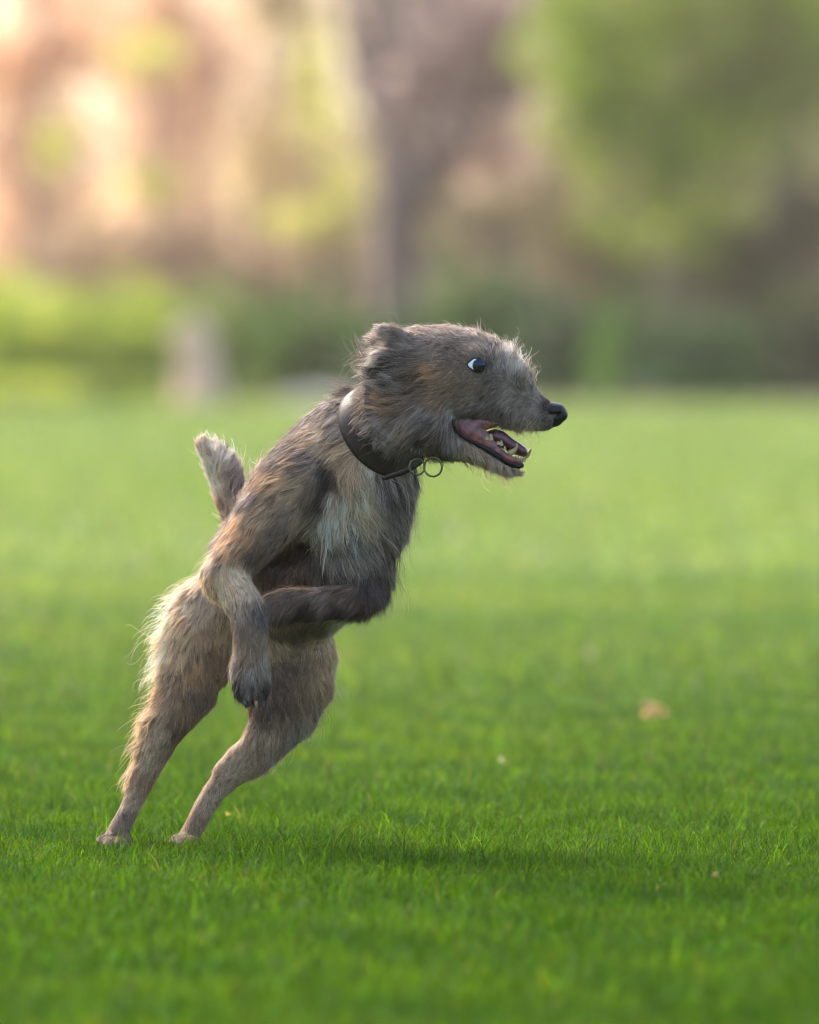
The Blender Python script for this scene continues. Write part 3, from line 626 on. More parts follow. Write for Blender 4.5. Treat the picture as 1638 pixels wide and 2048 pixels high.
# fur map: x, y, dx, dy, length, lift, colour A, colour B, curl
K_ = (44, 37, 36); DG = (92, 84, 82); G_ = (142, 130, 124); LG = (188, 180, 175); T_ = (172, 146, 120); C_ = (222, 200, 172); W_ = (238, 234, 226); B_ = (138, 118, 102); DB = (86, 70, 60); OT = (186, 150, 116)
GUIDE = [
 (1094, 812, -.9, -.3, 8, .2, DG, K_, .1), (1096, 845, -.6, .5, 9, .2, DG, G_, .1), (1075, 795, -.8, -.6, 12, .4, G_, LG, .3), (1050, 770, -.6, -.8, 20, .7, G_, LG, .5), (1035, 735, .1, -1, 27, .65, LG, W_, .6),
 (1020, 712, .3, -.9, 28, .6, LG, W_, .6), (1000, 690, -.1, -.9, 24, .5, LG, G_, .5), (1050, 752, .3, -.9, 22, .6, LG, G_, .6), (970, 672, -.5, -.8, 22, .6, LG, G_, .5), (1065, 825, -.4, .6, 12, .2, G_, LG, .1),
 (1085, 850, .1, 1, 14, .3, G_, LG, .3), (1055, 850, -.1, 1, 24, .5, G_, C_, .8), (1020, 838, -.3, 1, 22, .5, G_, T_, .8), (990, 836, -.3, 1, 20, .5, DG, T_, .8), (1015, 800, -.8, .5, 14, .15, G_, LG, .1), (1000, 820, -.7, .7, 18, .2, DG, G_, .2),
 (985, 760, -.7, .3, 10, .1, G_, DG, .1), (995, 725, .25, -.9, 22, .4, LG, G_, .3), (975, 735, .2, -.9, 7, .1, DG, G_, .0), (950, 765, -.9, .3, 9, .06, B_, G_, .1), (925, 735, -.95, .2, 8, .06, B_, G_, .0),
 (945, 705, -.5, -.6, 11, .25, B_, LG, .2), (915, 700, -.8, -.4, 14, .25, B_, G_, .2), (880, 665, -.9, -.3, 15, .4, G_, LG, .4), (840, 655, -.95, -.1, 16, .4, G_, LG, .4), (930, 665, -.7, -.5, 17, .5, LG, G_, .4),
 (870, 710, -.9, .3, 16, .15, G_, B_, .1), (860, 742, -1, .15, 18, .15, OT, B_, .1), (835, 760, -.95, .0, 26, .2, DB, B_, .2), (900, 760, -1, .15, 16, .12, B_, T_, .1), (880, 790, -.95, .25, 22, .15, B_, T_, .15), (930, 800, -.85, .45, 18, .15, G_, B_, .15),
 (970, 795, -.8, .5, 15, .15, G_, DG, .1), (960, 828, -.8, .6, 20, .25, DG, G_, .2), (915, 830, -.7, .7, 22, .25, G_, LG, .2), (800, 775, -.9, -.2, 36, .25, K_, LG, .3), (790, 800, -.95, .05, 32, .2, T_, B_, .3), (765, 760, -.85, -.35, 48, .3, K_, LG, .4),
 (738, 745, -.8, -.45, 60, .5, DG, G_, .7), (728, 772, -.85, -.3, 54, .4, DG, G_, .7), (790, 735, -.9, -.35, 40, .2, K_, LG, .3), (825, 715, -.9, -.2, 30, .2, G_, DG, .2), (770, 658, -.9, .0, 18, .12, LG, G_, .5), (800, 674, -.9, -.2, 34, .3, G_, LG, .5), (785, 690, -.9, -.3, 34, .3, DG, LG, .4), (756, 712, -.8, .2, 26, .35, LG, W_, .6), (795, 712, -.9, -.3, 40, .25, DG, LG, .4), (828, 690, -.9, -.2, 26, .2, G_, LG, .3),
 (850, 830, -.85, .5, 36, .25, G_, LG, .3), (815, 840, -.7, .6, 44, .3, B_, LG, .4), (780, 850, -.5, .7, 36, .25, G_, LG, .4), (870, 865, -.6, .8, 40, .3, K_, B_, .4), (835, 885, -.4, .85, 40, .3, DG, LG, .5), (870, 900, .1, .95, 30, .3, DB, DG, .5),
 (905, 880, .2, 1, 24, .25, G_, LG, .3), (930, 905, .4, .9, 22, .3, B_, C_, .5), (960, 920, .4, .9, 27, .45, B_, C_, .8), (995, 935, .4, .9, 25, .45, T_, LG, .8), (1030, 943, .6, .7, 18, .35, T_, LG, .4),
 # neck and trunk
 (680, 800, -.6, .25, 22, .25, DG, LG, .3), (640, 815, -.75, .3, 24, .25, DG, LG, .3), (690, 860, -.9, .25, 30, .15, G_, LG, .3), (600, 840, -.7, .55, 26, .25, DG, G_, .3), (660, 880, -.9, .35, 32, .15, B_, C_, .3),
 (700, 905, -.85, .5, 36, .2, T_, C_, .3), (620, 920, -.9, .35, 32, .12, G_, T_, .2), (560, 905, -.6, .6, 26, .2, DG, G_, .2), (590, 960, -.95, .35, 32, .12, T_, C_, .2), (540, 960, -.8, .5, 30, .2, B_, T_, .2), (510, 990, -.7, .6, 28, .25, DG, LG, .3),
 (530, 1020, -.8, .6, 30, .12, T_, C_, .2), (495, 1060, -.6, .8, 28, .12, OT, T_, .2), (465, 1095, -.4, .9, 26, .2, OT, C_, .2), (450, 1060, -.7, .7, 30, .35, G_, LG, .4), (435, 1120, -.6, .5, 22, .35, T_, W_, .4),
 (450, 1140, .2, .95, 18, .08, C_, T_, .1), (470, 1165, .35, .9, 17, .08, C_, T_, .1), (430, 1170, .1, .95, 18, .1, C_, T_, .1), (600, 1030, -.85, .55, 26, .12, G_, T_, .2), (560, 1065, -.8, .6, 22, .15, B_, G_, .2), (515, 1110, -.6, .75, 18, .15, DB, B_, .2),
 (663, 935, -.5, .8, 26, .1, K_, DB, .2), (655, 965, -.5, .8, 24, .1, K_, DB, .2), (645, 1000, -.5, .8, 24, .1, DB, K_, .2), (620, 985, -.8, .6, 28, .15, B_, T_, .2), (662, 1035, .2, .95, 46, .2, W_, C_, .3), (675, 990, .15, 1, 50, .2, W_, C_, .3), (700, 945, -.1, 1, 50, .2, C_, T_, .3), (735, 925, .05, 1, 46, .2, C_, W_, .3), (770, 940, .4, .9, 46, .2, G_, LG, .3), (712, 1000, .5, .9, 58, .22, C_, G_, .4),  # dark hairs along the arm and chest crease: shade painted into the coat
 (750, 1010, .6, .85, 60, .2, DG, LG, .4), (740, 1045, .5, .9, 60, .2, B_, G_, .4), (705, 1065, .35, .95, 62, .2, DG, W_, .4), (780, 1070, .4, .95, 50, .2, DB, G_, .3), (770, 970, .6, .8, 50, .2, DG, LG, .4), (780, 1020, .5, .85, 50, .2, DG, LG, .3), (820, 985, .6, .7, 34, .3, DB, LG, .4), (822, 1040, .2, 1, 42, .3, G_, LG, .4),
 (805, 1100, .1, 1, 42, .3, DB, LG, .4), (750, 1080, .3, .95, 50, .15, DB, G_, .3), (790, 1150, -.05, 1, 40, .3, DB, LG, .4), (700, 1110, .3, .9, 45, .15, G_, LG, .3), (650, 1080, .1, .95, 36, .15, G_, LG, .3), (640, 1135, .2, .95, 50, .28, B_, DG, .4), (690, 1150, .2, .95, 52, .28, DB, G_, .4), (735, 1160, .1, 1, 46, .28, DB, DG, .4), (600, 1145, .2, .95, 30, .2, DB, B_, .3), (590, 1110, -.2, .9, 14, .06, K_, DB, .1), (560, 1130, -.2, .9, 12, .05, K_, DB, .1), (625, 1095, .2, .9, 24, .1, K_, DB, .1), (540, 1120, -.3, .9, 10, .05, K_, DB, .1), (760, 1150, .2, .95, 40, .2, DB, DG, .3),  # near-black armpit hairs: the hollow's shade is put into the fur colour
 (740, 1215, .1, 1, 30, .3, K_, DG, .3), (765, 1195, .1, 1, 34, .3, DB, G_, .4), (700, 1190, -.8, .5, 26, .14, B_, DB, .2), (650, 1190, -.85, .5, 28, .16, B_, G_, .3), (590, 1192, -.75, .6, 26, .15, B_, DG, .2), (620, 1222, -.7, .7, 22, .1, K_, DB, .1), (690, 1222, -.6, .8, 22, .1, K_, DB, .1),
 (640, 1255, -.5, .8, 12, .06, DG, G_, .1), (590, 1275, -.5, .8, 12, .06, DG, G_, .1), (555, 1265, -.3, .8, 12, .1, DG, G_, .2), (562, 1290, .3, .9, 20, .3, C_, G_, .3), (575, 1325, .1, 1, 16, .1, DB, B_, .2), (565, 1370, .1, 1, 16, .1, DB, B_, .2), (690, 1235, .2, .8, 20, .15, W_, LG, .3),  # belly hairs greyed: shade of the underside goes into the coat colour
 # near foreleg below the elbow
 (490, 1200, .25, .95, 16, .1, G_, C_, .1), (515, 1225, .2, .95, 16, .15, DG, G_, .1), (480, 1260, -.1, 1, 17, .12, B_, G_, .15), (515, 1280, .15, 1, 18, .15, G_, T_, .2), (500, 1310, 0, 1, 18, .12, T_, G_, .2), (475, 1335, -.3, 1, 20, .2, G_, LG, .3), (530, 1335, .3, 1, 20, .2, G_, LG, .3),
 (500, 1345, 0, 1, 18, .12, G_, LG, .2), (478, 1366, -.1, 1, 18, .18, K_, DG, .3), (481, 1384, -.1, 1, 18, .15, K_, DG, .2), (496, 1375, 0, 1, 18, .15, DG, LG, .2), (498, 1392, 0, 1, 18, .15, K_, G_, .2), (513, 1388, 0, 1, 18, .15, K_, G_, .2), (528, 1370, .1, 1, 18, .18, K_, DG, .3),
 # left hind leg
 (350, 1200, -.8, .0, 36, .5, C_, W_, 1.0), (330, 1250, -.85, .3, 38, .45, C_, W_, 1.0), (322, 1310, -.8, .5, 36, .4, C_, W_, 1.0), (318, 1370, -.75, .6, 32, .4, C_, T_, .9), (300, 1430, -.7, .6, 32, .4, C_, T_, .9), (285, 1480, -.6, .7, 28, .35, T_, C_, .8),
 (400, 1210, -.3, .9, 24, .15, LG, C_, .3), (370, 1250, -.4, .9, 26, .15, C_, T_, .3), (430, 1240, .0, 1, 22, .12, C_, G_, .3), (360, 1310, -.3, .95, 22, .12, C_, B_, .2), (385, 1340, -.1, 1, 20, .1, OT, T_, .2), (425, 1320, .1, 1, 20, .1, B_, T_, .2), (350, 1380, -.2, 1, 18, .1, B_, T_, .2), (400, 1390, -.1, 1, 17, .1, B_, G_, .15),
 (360, 1430, -.2, 1, 16, .08, B_, T_, .1), (330, 1460, -.3, 1, 15, .08, B_, C_, .1), (355, 1465, -.2, 1, 14, .06, DB, B_, .1), (300, 1510, -.3, .95, 15, .08, B_, C_, .1), (268, 1540, -.6, .7, 30, .35, C_, T_, .7), (285, 1560, -.25, 1, 13, .06, B_, T_, .1), (262, 1600, -.3, .95, 12, .06, B_, C_, .1), (250, 1640, -.2, 1, 10, .05, B_, G_, .1), (225, 1680, -.2, 1, 9, .08, (92, 76, 66), B_, .1),
 # right hind leg
 (640, 1290, .3, .9, 24, .15, T_, C_, .2), (590, 1310, .1, 1, 22, .12, B_, G_, .2), (670, 1330, .35, .9, 22, .2, C_, T_, .3), (650, 1370, .3, .95, 30, .2, T_, C_, .3), (600, 1380, .2, 1, 28, .15, B_, T_, .3), (630, 1430, .2, 1, 30, .3, G_, C_, .4), (560, 1400, .1, 1, 20, .1, DB, B_, .2), (560, 1460, .1, 1, 26, .15, B_, C_, .3),
 (590, 1470, .2, 1, 30, .3, G_, LG, .4), (530, 1430, .0, 1, 16, .1, DB, B_, .1), (520, 1480, -.1, 1, 16, .1, B_, C_, .2), (540, 1515, .1, 1, 26, .3, T_, LG, .4), (490, 1520, -.4, .8, 14, .06, B_, C_, .1), (450, 1550, -.5, .8, 9, .05, B_, C_, .1), (430, 1575, -.3, .9, 9, .05, B_, C_, .1), (408, 1612, -.3, .9, 9, .05, B_, C_, .1), (390, 1650, -.2, 1, 9, .05, B_, T_, .1), (365, 1685, -.2, 1, 9, .06, (92, 76, 66), B_, .1),
 # tail
 (402, 895, -.3, -.9, 18, .3, LG, C_, .2), (412, 930, -.35, -.9, 22, .2, C_, W_, .2), (445, 925, .35, -.8, 38, .45, LG, W_, .3), (465, 960, .45, -.8, 40, .45, LG, G_, .3), (430, 985, -.3, -.9, 22, .15, C_, W_, .2), (475, 1000, .4, -.8, 36, .35, DG, LG, .3), (450, 1020, -.2, -.5, 24, .2, T_, LG, .3),
]
GP = []
_bpx = topx(BV[::7])
for g in GUIDE:
    z = front(g[0], g[1])
    if z is None:
        d = (_bpx[:, 0] - g[0]) ** 2 + (_bpx[:, 1] - g[1]) ** 2; z = _bpx[np.argmin(d), 2]
    GP.append((g[0], g[1], z))
GP = np.array(GP); GA = np.array([[g[2], g[3], g[4], g[5], *(lin(g[6]) ** 1.03 * 1.18 * np.array([1.09, 1, .90])), *(lin(g[7]) ** 1.0 * 1.2 * np.array([1.07, 1, .92])), g[8]] for g in GUIDE])
def furmap(p):
    q = topx(p); out = np.zeros((len(p), GA.shape[1]))
    for s in range(0, len(p), 20000):
        a = q[s:s + 20000]
        d2 = (a[:, None, 0] - GP[None, :, 0]) ** 2 + (a[:, None, 1] - GP[None, :, 1]) ** 2 + .35 * (a[:, None, 2] - GP[None, :, 2]) ** 2
        w = 1 / (d2 + 60) ** 2.2; w /= w.sum(1, keepdims=True); out[s:s + 20000] = w @ GA
    return out

M_skin, n_, l_, b_ = mat('dog_skin')
a_ = n_.new('ShaderNodeAttribute'); a_.attribute_name = 'col'; l_.new(a_.outputs['Color'], b_.inputs['Base Color']); b_.inputs['Roughness'].default_value = .9; b_.inputs['Specular IOR Level'].default_value = .1
fm = furmap(BV)
tt = np.clip(.35 + .35 * vnoise(BV, .012, 9, 2), 0, 1)[:, None]
skin_col = .8 * (fm[:, 4:7] * (1 - tt) + fm[:, 7:10] * tt) * .8
bq = topx(BV)
body = link_mesh('body', BV, BQ, M_skin, dog, col=skin_col)

COLL = {}
def fur(N):
    V = BV; T = np.concatenate([BQ[:, :3], BQ[:, [0, 2, 3]]])
    a, b, c = V[T[:, 0]], V[T[:, 1]], V[T[:, 2]]
    cr = np.cross(b - a, c - a); ar = np.linalg.norm(cr, axis=1)
    cen = (a + b + c) / 3; q = topx(cen); L = furmap(cen[:])[:, 2]
    nrm = BF.grad(cen)
    wgt = ar * (18 / np.maximum(L, 6)) ** .4
    wgt = wgt * np.where(nrm[:, 1] > .45, .35, 1.0)
    def near(x, y, r): return (q[:, 0] - x) ** 2 + (q[:, 1] - y) ** 2 < r * r
    wgt[((q[:, 0] - 951) / 20) ** 2 + ((q[:, 1] - 731) / 15) ** 2 < 1] = 0
    nose = (q[:, 0] > 1092) & (q[:, 1] > 800) & (q[:, 1] < 860) & (q[:, 0] - 1092 > (840 - q[:, 1]) * .05); wgt[nose & (q[:, 0] > 1106)] = 0
    # inside of the open mouth: faces turned towards the gap
    m1 = (q[:, 0] > 912) & (q[:, 0] < 1100) & (q[:, 1] > 825) & (q[:, 1] < 950)
    gap = np.array([(925, 857, 9), (950, 865, 19), (985, 878, 29), (1020, 892, 33), (1060, 908, 36)])
    for gx, gy, gr in chain_pts([(x, y, r, 0, r) for x, y, r in gap], .5) if False else [(g_[0], g_[1], g_[2]) for g_ in chain_pts([(x, y, r, 0, r) for x, y, r in gap], .4)]:
        wgt[near(gx, gy + 4, gr + .5)] = 0
    lipz = [(907, 845), (914, 862), (926, 874), (940, 882), (955, 889), (970, 897), (985, 906), (1000, 916), (1015, 925), (1030, 930), (1042, 931)]
    for x, y in lipz: wgt[near(x, y, 6.5)] = 0
    rel = cen - COLL['c']; ua = rel @ COLL['ax']; rad = np.linalg.norm(rel - ua[:, None] * COLL['ax'], axis=1)
    wgt[(ua > -.002) & (ua < COLL['w'] - .004) & (rad < .115) & (q[:, 1] > 700)] = 0
    pr = wgt / wgt.sum(); k = rng.choice(len(T), N, p=pr)
    u = rng.random((N, 1)); v = rng.random((N, 1)); f = u + v > 1; u = np.where(f, 1 - u, u); v = np.where(f, 1 - v, v)
    p = a[k] + u * (b[k] - a[k]) + v * (c[k] - a[k]); n = BF.grad(p)
    A = furmap(p)
    # smooth wandering of the flow
    rot = .28 * vnoise(p, .07, 31, 2) + .16 * vnoise(p, .04, 32, 1) * .6 + rng.normal(0, .09, N)
    dx = A[:, 0] * np.cos(rot) - A[:, 1] * np.sin(rot); dy = A[:, 0] * np.sin(rot) + A[:, 1] * np.cos(rot)
    d = np.stack([dx, rng.normal(0, .12, N), -dy], 1); d /= np.linalg.norm(d, axis=1, keepdims=True)
    t = d - (d * n).sum(1, keepdims=True) * n; tl = np.linalg.norm(t, axis=1, keepdims=True); t = t / (tl + 1e-6)
    L = A[:, 2] * np.interp(topx(p)[:, 0], [690, 710, 840, 880], [1.0, 1.15, 1.15, .85]) * PX * np.clip(rng.lognormal(-.05, .28, N), .4, 1.9)
    lift = A[:, 3] * rng.uniform(.6, 1.5, N) + .06
    curl = A[:, 10]
    fly = rng.random(N) < .03 + .05 * (curl > .5)
    L = np.where(fly, L * (1.3 + .3 * (curl > .5)), L); lift = np.where(fly, lift * 1.8 + .1, lift)
    b_ = np.cross(n, t); seg = 6; s = np.linspace(0, 1, seg + 1)
    ph = rng.uniform(0, 6.28, N) * .35 + 6 * vnoise(p, .03, 41, 1); fr = rng.uniform(3.0, 6.0, N) ; sg = np.sign(vnoise(p, .05, 42, 1))
    pts = np.zeros((N, seg + 1, 3))
    for i, si in enumerate(s):
        up = lift * (si - .45 * si * si)
        al = si * (1 - .25 * lift)
        wob = .10 * (1 + fly) * (curl + .25) * (np.sin(ph + fr * si) - np.sin(ph)) + .16 * curl * sg * si * si
        pts[:, i] = p + L[:, None] * (al[:, None] * t + up[:, None] * n + wob[:, None] * b_)
        pts[:, i, 2] -= L * si * si * .10
    # clumping
    nc = N // 10; ci = rng.choice(N, nc, replace=False)
    kd = KDTree(nc)
    for j, i in enumerate(ci): kd.insert(p[i], j)
    kd.balance(); near_i = np.array([ci[kd.find(x)[1]] for x in p])
    n2 = N // 90; c2 = rng.choice(N, n2, replace=False); kd = KDTree(n2)
    for j, i in enumerate(c2): kd.insert(p[i], j)
    kd.balance(); near2 = np.array([c2[kd.find(x)[1]] for x in p[ci]])
    big = dict(zip(ci, near2)); big_i = np.array([big[i] for i in near_i])
    base_pts = pts.copy()
    fl = rng.random(N)
    cw = (.35 + .5 * np.clip(A[:, 2] / 40, 0, 1)) * rng.uniform(.5, 1.15, N); cw[fly] *= .15
    cw2 = .45 * np.clip(A[:, 2] / 40, 0, 1); cw2 = np.where(fly, 0, cw2)
    for i, si in enumerate(s):
        k2 = (cw2[near_i] * si ** 1.2)[:, None]; tgt = base_pts[near_i, i] * (1 - k2) + base_pts[big_i, i] * k2
        k_ = (np.clip(cw, 0, .93) * si ** 1.1)[:, None]; pts[:, i] = base_pts[:, i] * (1 - k_) + tgt * k_
    # stay outside the body
    for i in range(1, seg + 1):
        f = BF.sample(pts[:, i]); bad = f < .0012
        if bad.any():
            g = BF.grad(pts[bad, i]); pts[bad, i] += g * (.0012 - f[bad])[:, None] * .9
    # lie over the collar, not through it
    for i in range(1, seg + 1):
        rel = pts[:, i] - COLL['c']; ua = rel @ COLL['ax']; rv = rel - ua[:, None] * COLL['ax']; rad = np.linalg.norm(rv, axis=1)
        an = np.arctan2(rv @ COLL['e2'], rv @ COLL['e1']) % (2 * np.pi)
        ri = COLL['R'][np.clip((ua / COLL['w'] * 8).astype(int), 0, 8), (an / (2 * np.pi) * 96).astype(int) % 96] + .0105
        bad = (ua > -.001) & (ua < COLL['w'] + .001) & (rad < ri) & (rad > ri - .035)
        pts[bad, i] += (rv / (rad[:, None] + 1e-9) * (ri - rad)[:, None])[bad]
    # colour: agouti hairs, streaked per clump
    lf = .2 + .8 * np.clip(A[:, 2] / 35, 0, 1)
    tc = np.clip(.36 + .15 * rng.normal(size=N) + lf * (.20 * vnoise(p[near_i], .03, 51, 2) + .26 * rng.normal(size=N)[near_i]), 0, 1)[:, None]
    colr = A[:, 4:7] * (1 - tc) + A[:, 7:10] * tc
    cb = np.exp((.06 + .18 * np.clip(A[:, 2] / 40, 0, 1)) * rng.normal(size=N)[near_i])[:, None]; colr = colr * np.clip(cb, .35, 1.9)
    dark = (rng.random(N) < .06)[:, None] | ((rng.random(N)[near_i] < .13 * lf ** 2))[:, None]; colr = np.where(dark, colr * .45, colr)
    lite = (rng.random(N) < .045)[:, None]; colr = np.where(lite, np.minimum(colr * 1.8 + .03, .8), colr)
    colr = np.clip(colr * rng.uniform(.88, 1.14, (N, 1)), .004, .85)
    hc = bpy.data.hair_curves.new('fur'); hc.add_curves([seg + 1] * N)
    off = np.array(parent_loc(dog))
    hc.attributes['position'].data.foreach_set('vector', (pts - off).astype(np.float32).ravel())
    ra = hc.attributes.new('radius', 'FLOAT', 'POINT')
    base = rng.uniform(.00016, .00032, N); guard = (lite[:, 0] | dark[:, 0]) & (rng.random(N) < .6); base[guard] = rng.uniform(.00034, .00046, guard.sum()); base[fly] *= .7
    prof = np.array([1, 1, .95, .85, .7, .5, .18]); ra.data.foreach_set('value', (base[:, None] * prof[None]).astype(np.float32).ravel())
    ca = hc.attributes.new('col', 'FLOAT_COLOR', 'CURVE'); c4 = np.ones((N, 4), np.float32); c4[:, :3] = colr; ca.data.foreach_set('color', c4.ravel())
    m = bpy.data.materials.new('fur'); m.use_nodes = True; nn = m.node_tree.nodes; ll = m.node_tree.links; nn.clear()
    at = nn.new('ShaderNodeAttribute'); at.attribute_name = 'col'
    h = nn.new('ShaderNodeBsdfPrincipled'); o_ = nn.new('ShaderNodeOutputMaterial'); tr = nn.new('ShaderNodeBsdfTranslucent'); mx = nn.new('ShaderNodeMixShader')
    ll.new(at.outputs['Color'], h.inputs['Base Color']); h.inputs['Roughness'].default_value = .45; h.inputs['Specular IOR Level'].default_value = .35
    ll.new(at.outputs['Color'], tr.inputs['Color']); mx.inputs[0].default_value = .35
    ll.new(h.outputs[0], mx.inputs[1]); ll.new(tr.outputs[0], mx.inputs[2]); ll.new(mx.outputs[0], o_.inputs[0]); hc.materials.append(m)
    o = bpy.data.objects.new('fur', hc); COL.objects.link(o); o.parent = dog

# ---------- face parts
def simple(name, c, rough=.5, spec=.5, coat=0, sss=0):
    m, n, l, b = mat(name); b.inputs['Base Color'].default_value = (*c, 1); b.inputs['Roughness'].default_value = rough
    b.inputs['Specular IOR Level'].default_value = spec; b.inputs['Coat Weight'].default_value = coat; b.inputs['Coat Roughness'].default_value = .08
    if sss: b.inputs['Subsurface Weight'].default_value = sss; b.inputs['Subsurface Scale'].default_value = .004
    return m
def flesh(name, c1, c2, scale, rough):
    m = noise_mat(name, c1, c2, scale, rough, .25); b = m.node_tree.nodes['Principled BSDF']
    b.inputs['Coat Weight'].default_value = .5; b.inputs['Coat Roughness'].default_value = .2; return m
M_nose = noise_mat('nose_leather', (.003, .003, .004), (.009, .009, .011), 900, .4, .35, 2); M_nose.node_tree.nodes['Principled BSDF'].inputs['Specular IOR Level'].default_value = .3
M_lip = simple('lip', (.007, .006, .007), .38, .3)
M_gum = flesh('gum', (.05, .010, .010), (.34, .075, .07), 95, .4)
M_tongue = flesh('tongue', (.05, .006, .011), (.09, .013, .022), 90, .35)
M_tooth = noise_mat('tooth', (.26, .17, .06), (.45, .36, .20), 120, .25, .05)
M_claw = simple('claw', (.03, .024, .02), .35); M_claw2 = simple('pale_claw', (.35, .18, .07), .35)
nose = sdf_mesh('nose', [[(1088, 824, 15, -112, 19), (1100, 823, 20, -112, 22), (1114, 825, 19, -112, 21), (1122, 830, 14, -112, 17)], [(1112, 841, 12, -112, 14), (1100, 843, 13, -112, 13)]], .0008, M_nose, dog,
    subs=[[(1097, 832, 3.5, -134, 7), (1104, 834, 4.5, -136, 9), (1112, 831, 5.5, -135, 10), (1118, 828, 3.5, -132, 7)], [(1097, 832, 3.5, -90, 7), (1104, 834, 4.5, -88, 9), (1112, 831, 5.5, -89, 10)], [(1139, 826, 3, -112, 1.5), (1128, 846, 3, -112, 1.5)]], k=7, blur=1)
# tongue, cheek lining, lower gum
tongue = sdf_mesh('tongue', [[(975, 872, 9, -112, 16), (990, 872, 14, -112, 19), (1003, 876, 18, -112, 20), (1018, 887, 15, -112, 20), (1032, 895, 14, -112, 19), (1044, 902, 11, -112, 16), (1048, 906, 8, -112, 12)]], .0009, M_tongue, dog,
    subs=[[(990, 848, 5, -112, 12), (1010, 862, 4, -112, 12), (1030, 877, 4, -112, 11), (1044, 888, 4, -112, 8)]], k=6, blur=1)
def cheek_lining(zc, name='gum'):
    s = -1 if zc < -112 else 1
    return sdf_mesh(name, [[(916, 852, 8, zc + 6 * -s, 5), (930, 858, 15, zc + 4 * -s, 5), (948, 868, 20, zc, 5), (966, 880, 18, zc, 5), (982, 893, 13, zc, 5), (998, 906, 10, zc, 5), (1014, 916, 8, zc, 5), (1032, 923, 7, zc + 4 * -s, 5)],
                           [(922, 842, 9, zc + 6 * -s, 5), (950, 844, 13, zc + 3 * -s, 5), (975, 847, 12, zc, 5), (990, 848, 6, zc, 4)]], .001, M_gum, dog, k=5, blur=1)
cheek_lining(-131); cheek_lining(-93)
sdf_mesh('gum', [[(940, 880, 14, -112, 20), (970, 894, 12, -112, 20), (1000, 911, 9, -112, 18), (1030, 925, 7, -112, 15), (1042, 928, 5, -112, 10)]], .0012, M_gum, dog, k=5)
LIP = [(909, 838, 3), (907, 848, 3.5), (914, 862, 4), (926, 873, 4.2), (940, 881, 4.2), (955, 888.5, 4.4), (970, 896, 5), (985, 905, 6), (1000, 915, 7), (1014, 924, 7.5), (1028, 930, 7), (1040, 932, 6), (1046, 929, 4)]
def lip(side):
    pts = []
    for x, y, r in LIP:
        z = -112 + side * np.interp(x, [905, 920, 940, 970, 1000, 1030, 1046], [46, 37, 28, 23.5, 20, 14, 5]); pts.append((x, y, z, r))
    pp = smooth_path(pts, 50)
    tube('lip', [P(q[0], q[1], q[2] * PX) for q in pp], [q[3] * PX * .9 * (1 + .16 * math.sin(i * 1.3) * math.sin(i * .47 + 1)) for i, q in enumerate(pp)], M_lip, dog, 12)
lip(-1); lip(1)
def tooth(path, z, r0, name='tooth'):
    pp = smooth_path([(x, y, 0) for x, y in path], 12); n = len(pp)
    tube(name, [P(q[0], q[1], z * PX) for q in pp], [r0 * PX * (1 - (i / (n - 1)) ** 1.6 * .85) for i in range(n)], M_tooth, dog, 10)
tooth([(1016, 908), (1026, 903), (1032, 896), (1034, 886)], -131, 6.6)
tooth([(1046, 915), (1054, 911), (1059, 903), (1062, 896)], -96, 5.6)
for (x, y, r, h) in ((974, 877, 6, 6), (982, 878, 5.5, 11), (997, 887, 5, 5), (1003, 889, 4, 9), (1010, 898, 3.2, 6)):
    tooth([(x, y + 3), (x - .5, y - h * .5), (x, y - h)], -133, r)
for (x, y, z) in ((1031, 917, -126), (1036, 918, -121), (1041, 920, -116), (1045, 921, -111), (1048, 920, -106)):
    tooth([(x, y + 3), (x + .5, y - 2), (x + 1.5, y - 6)], z, 3.6)
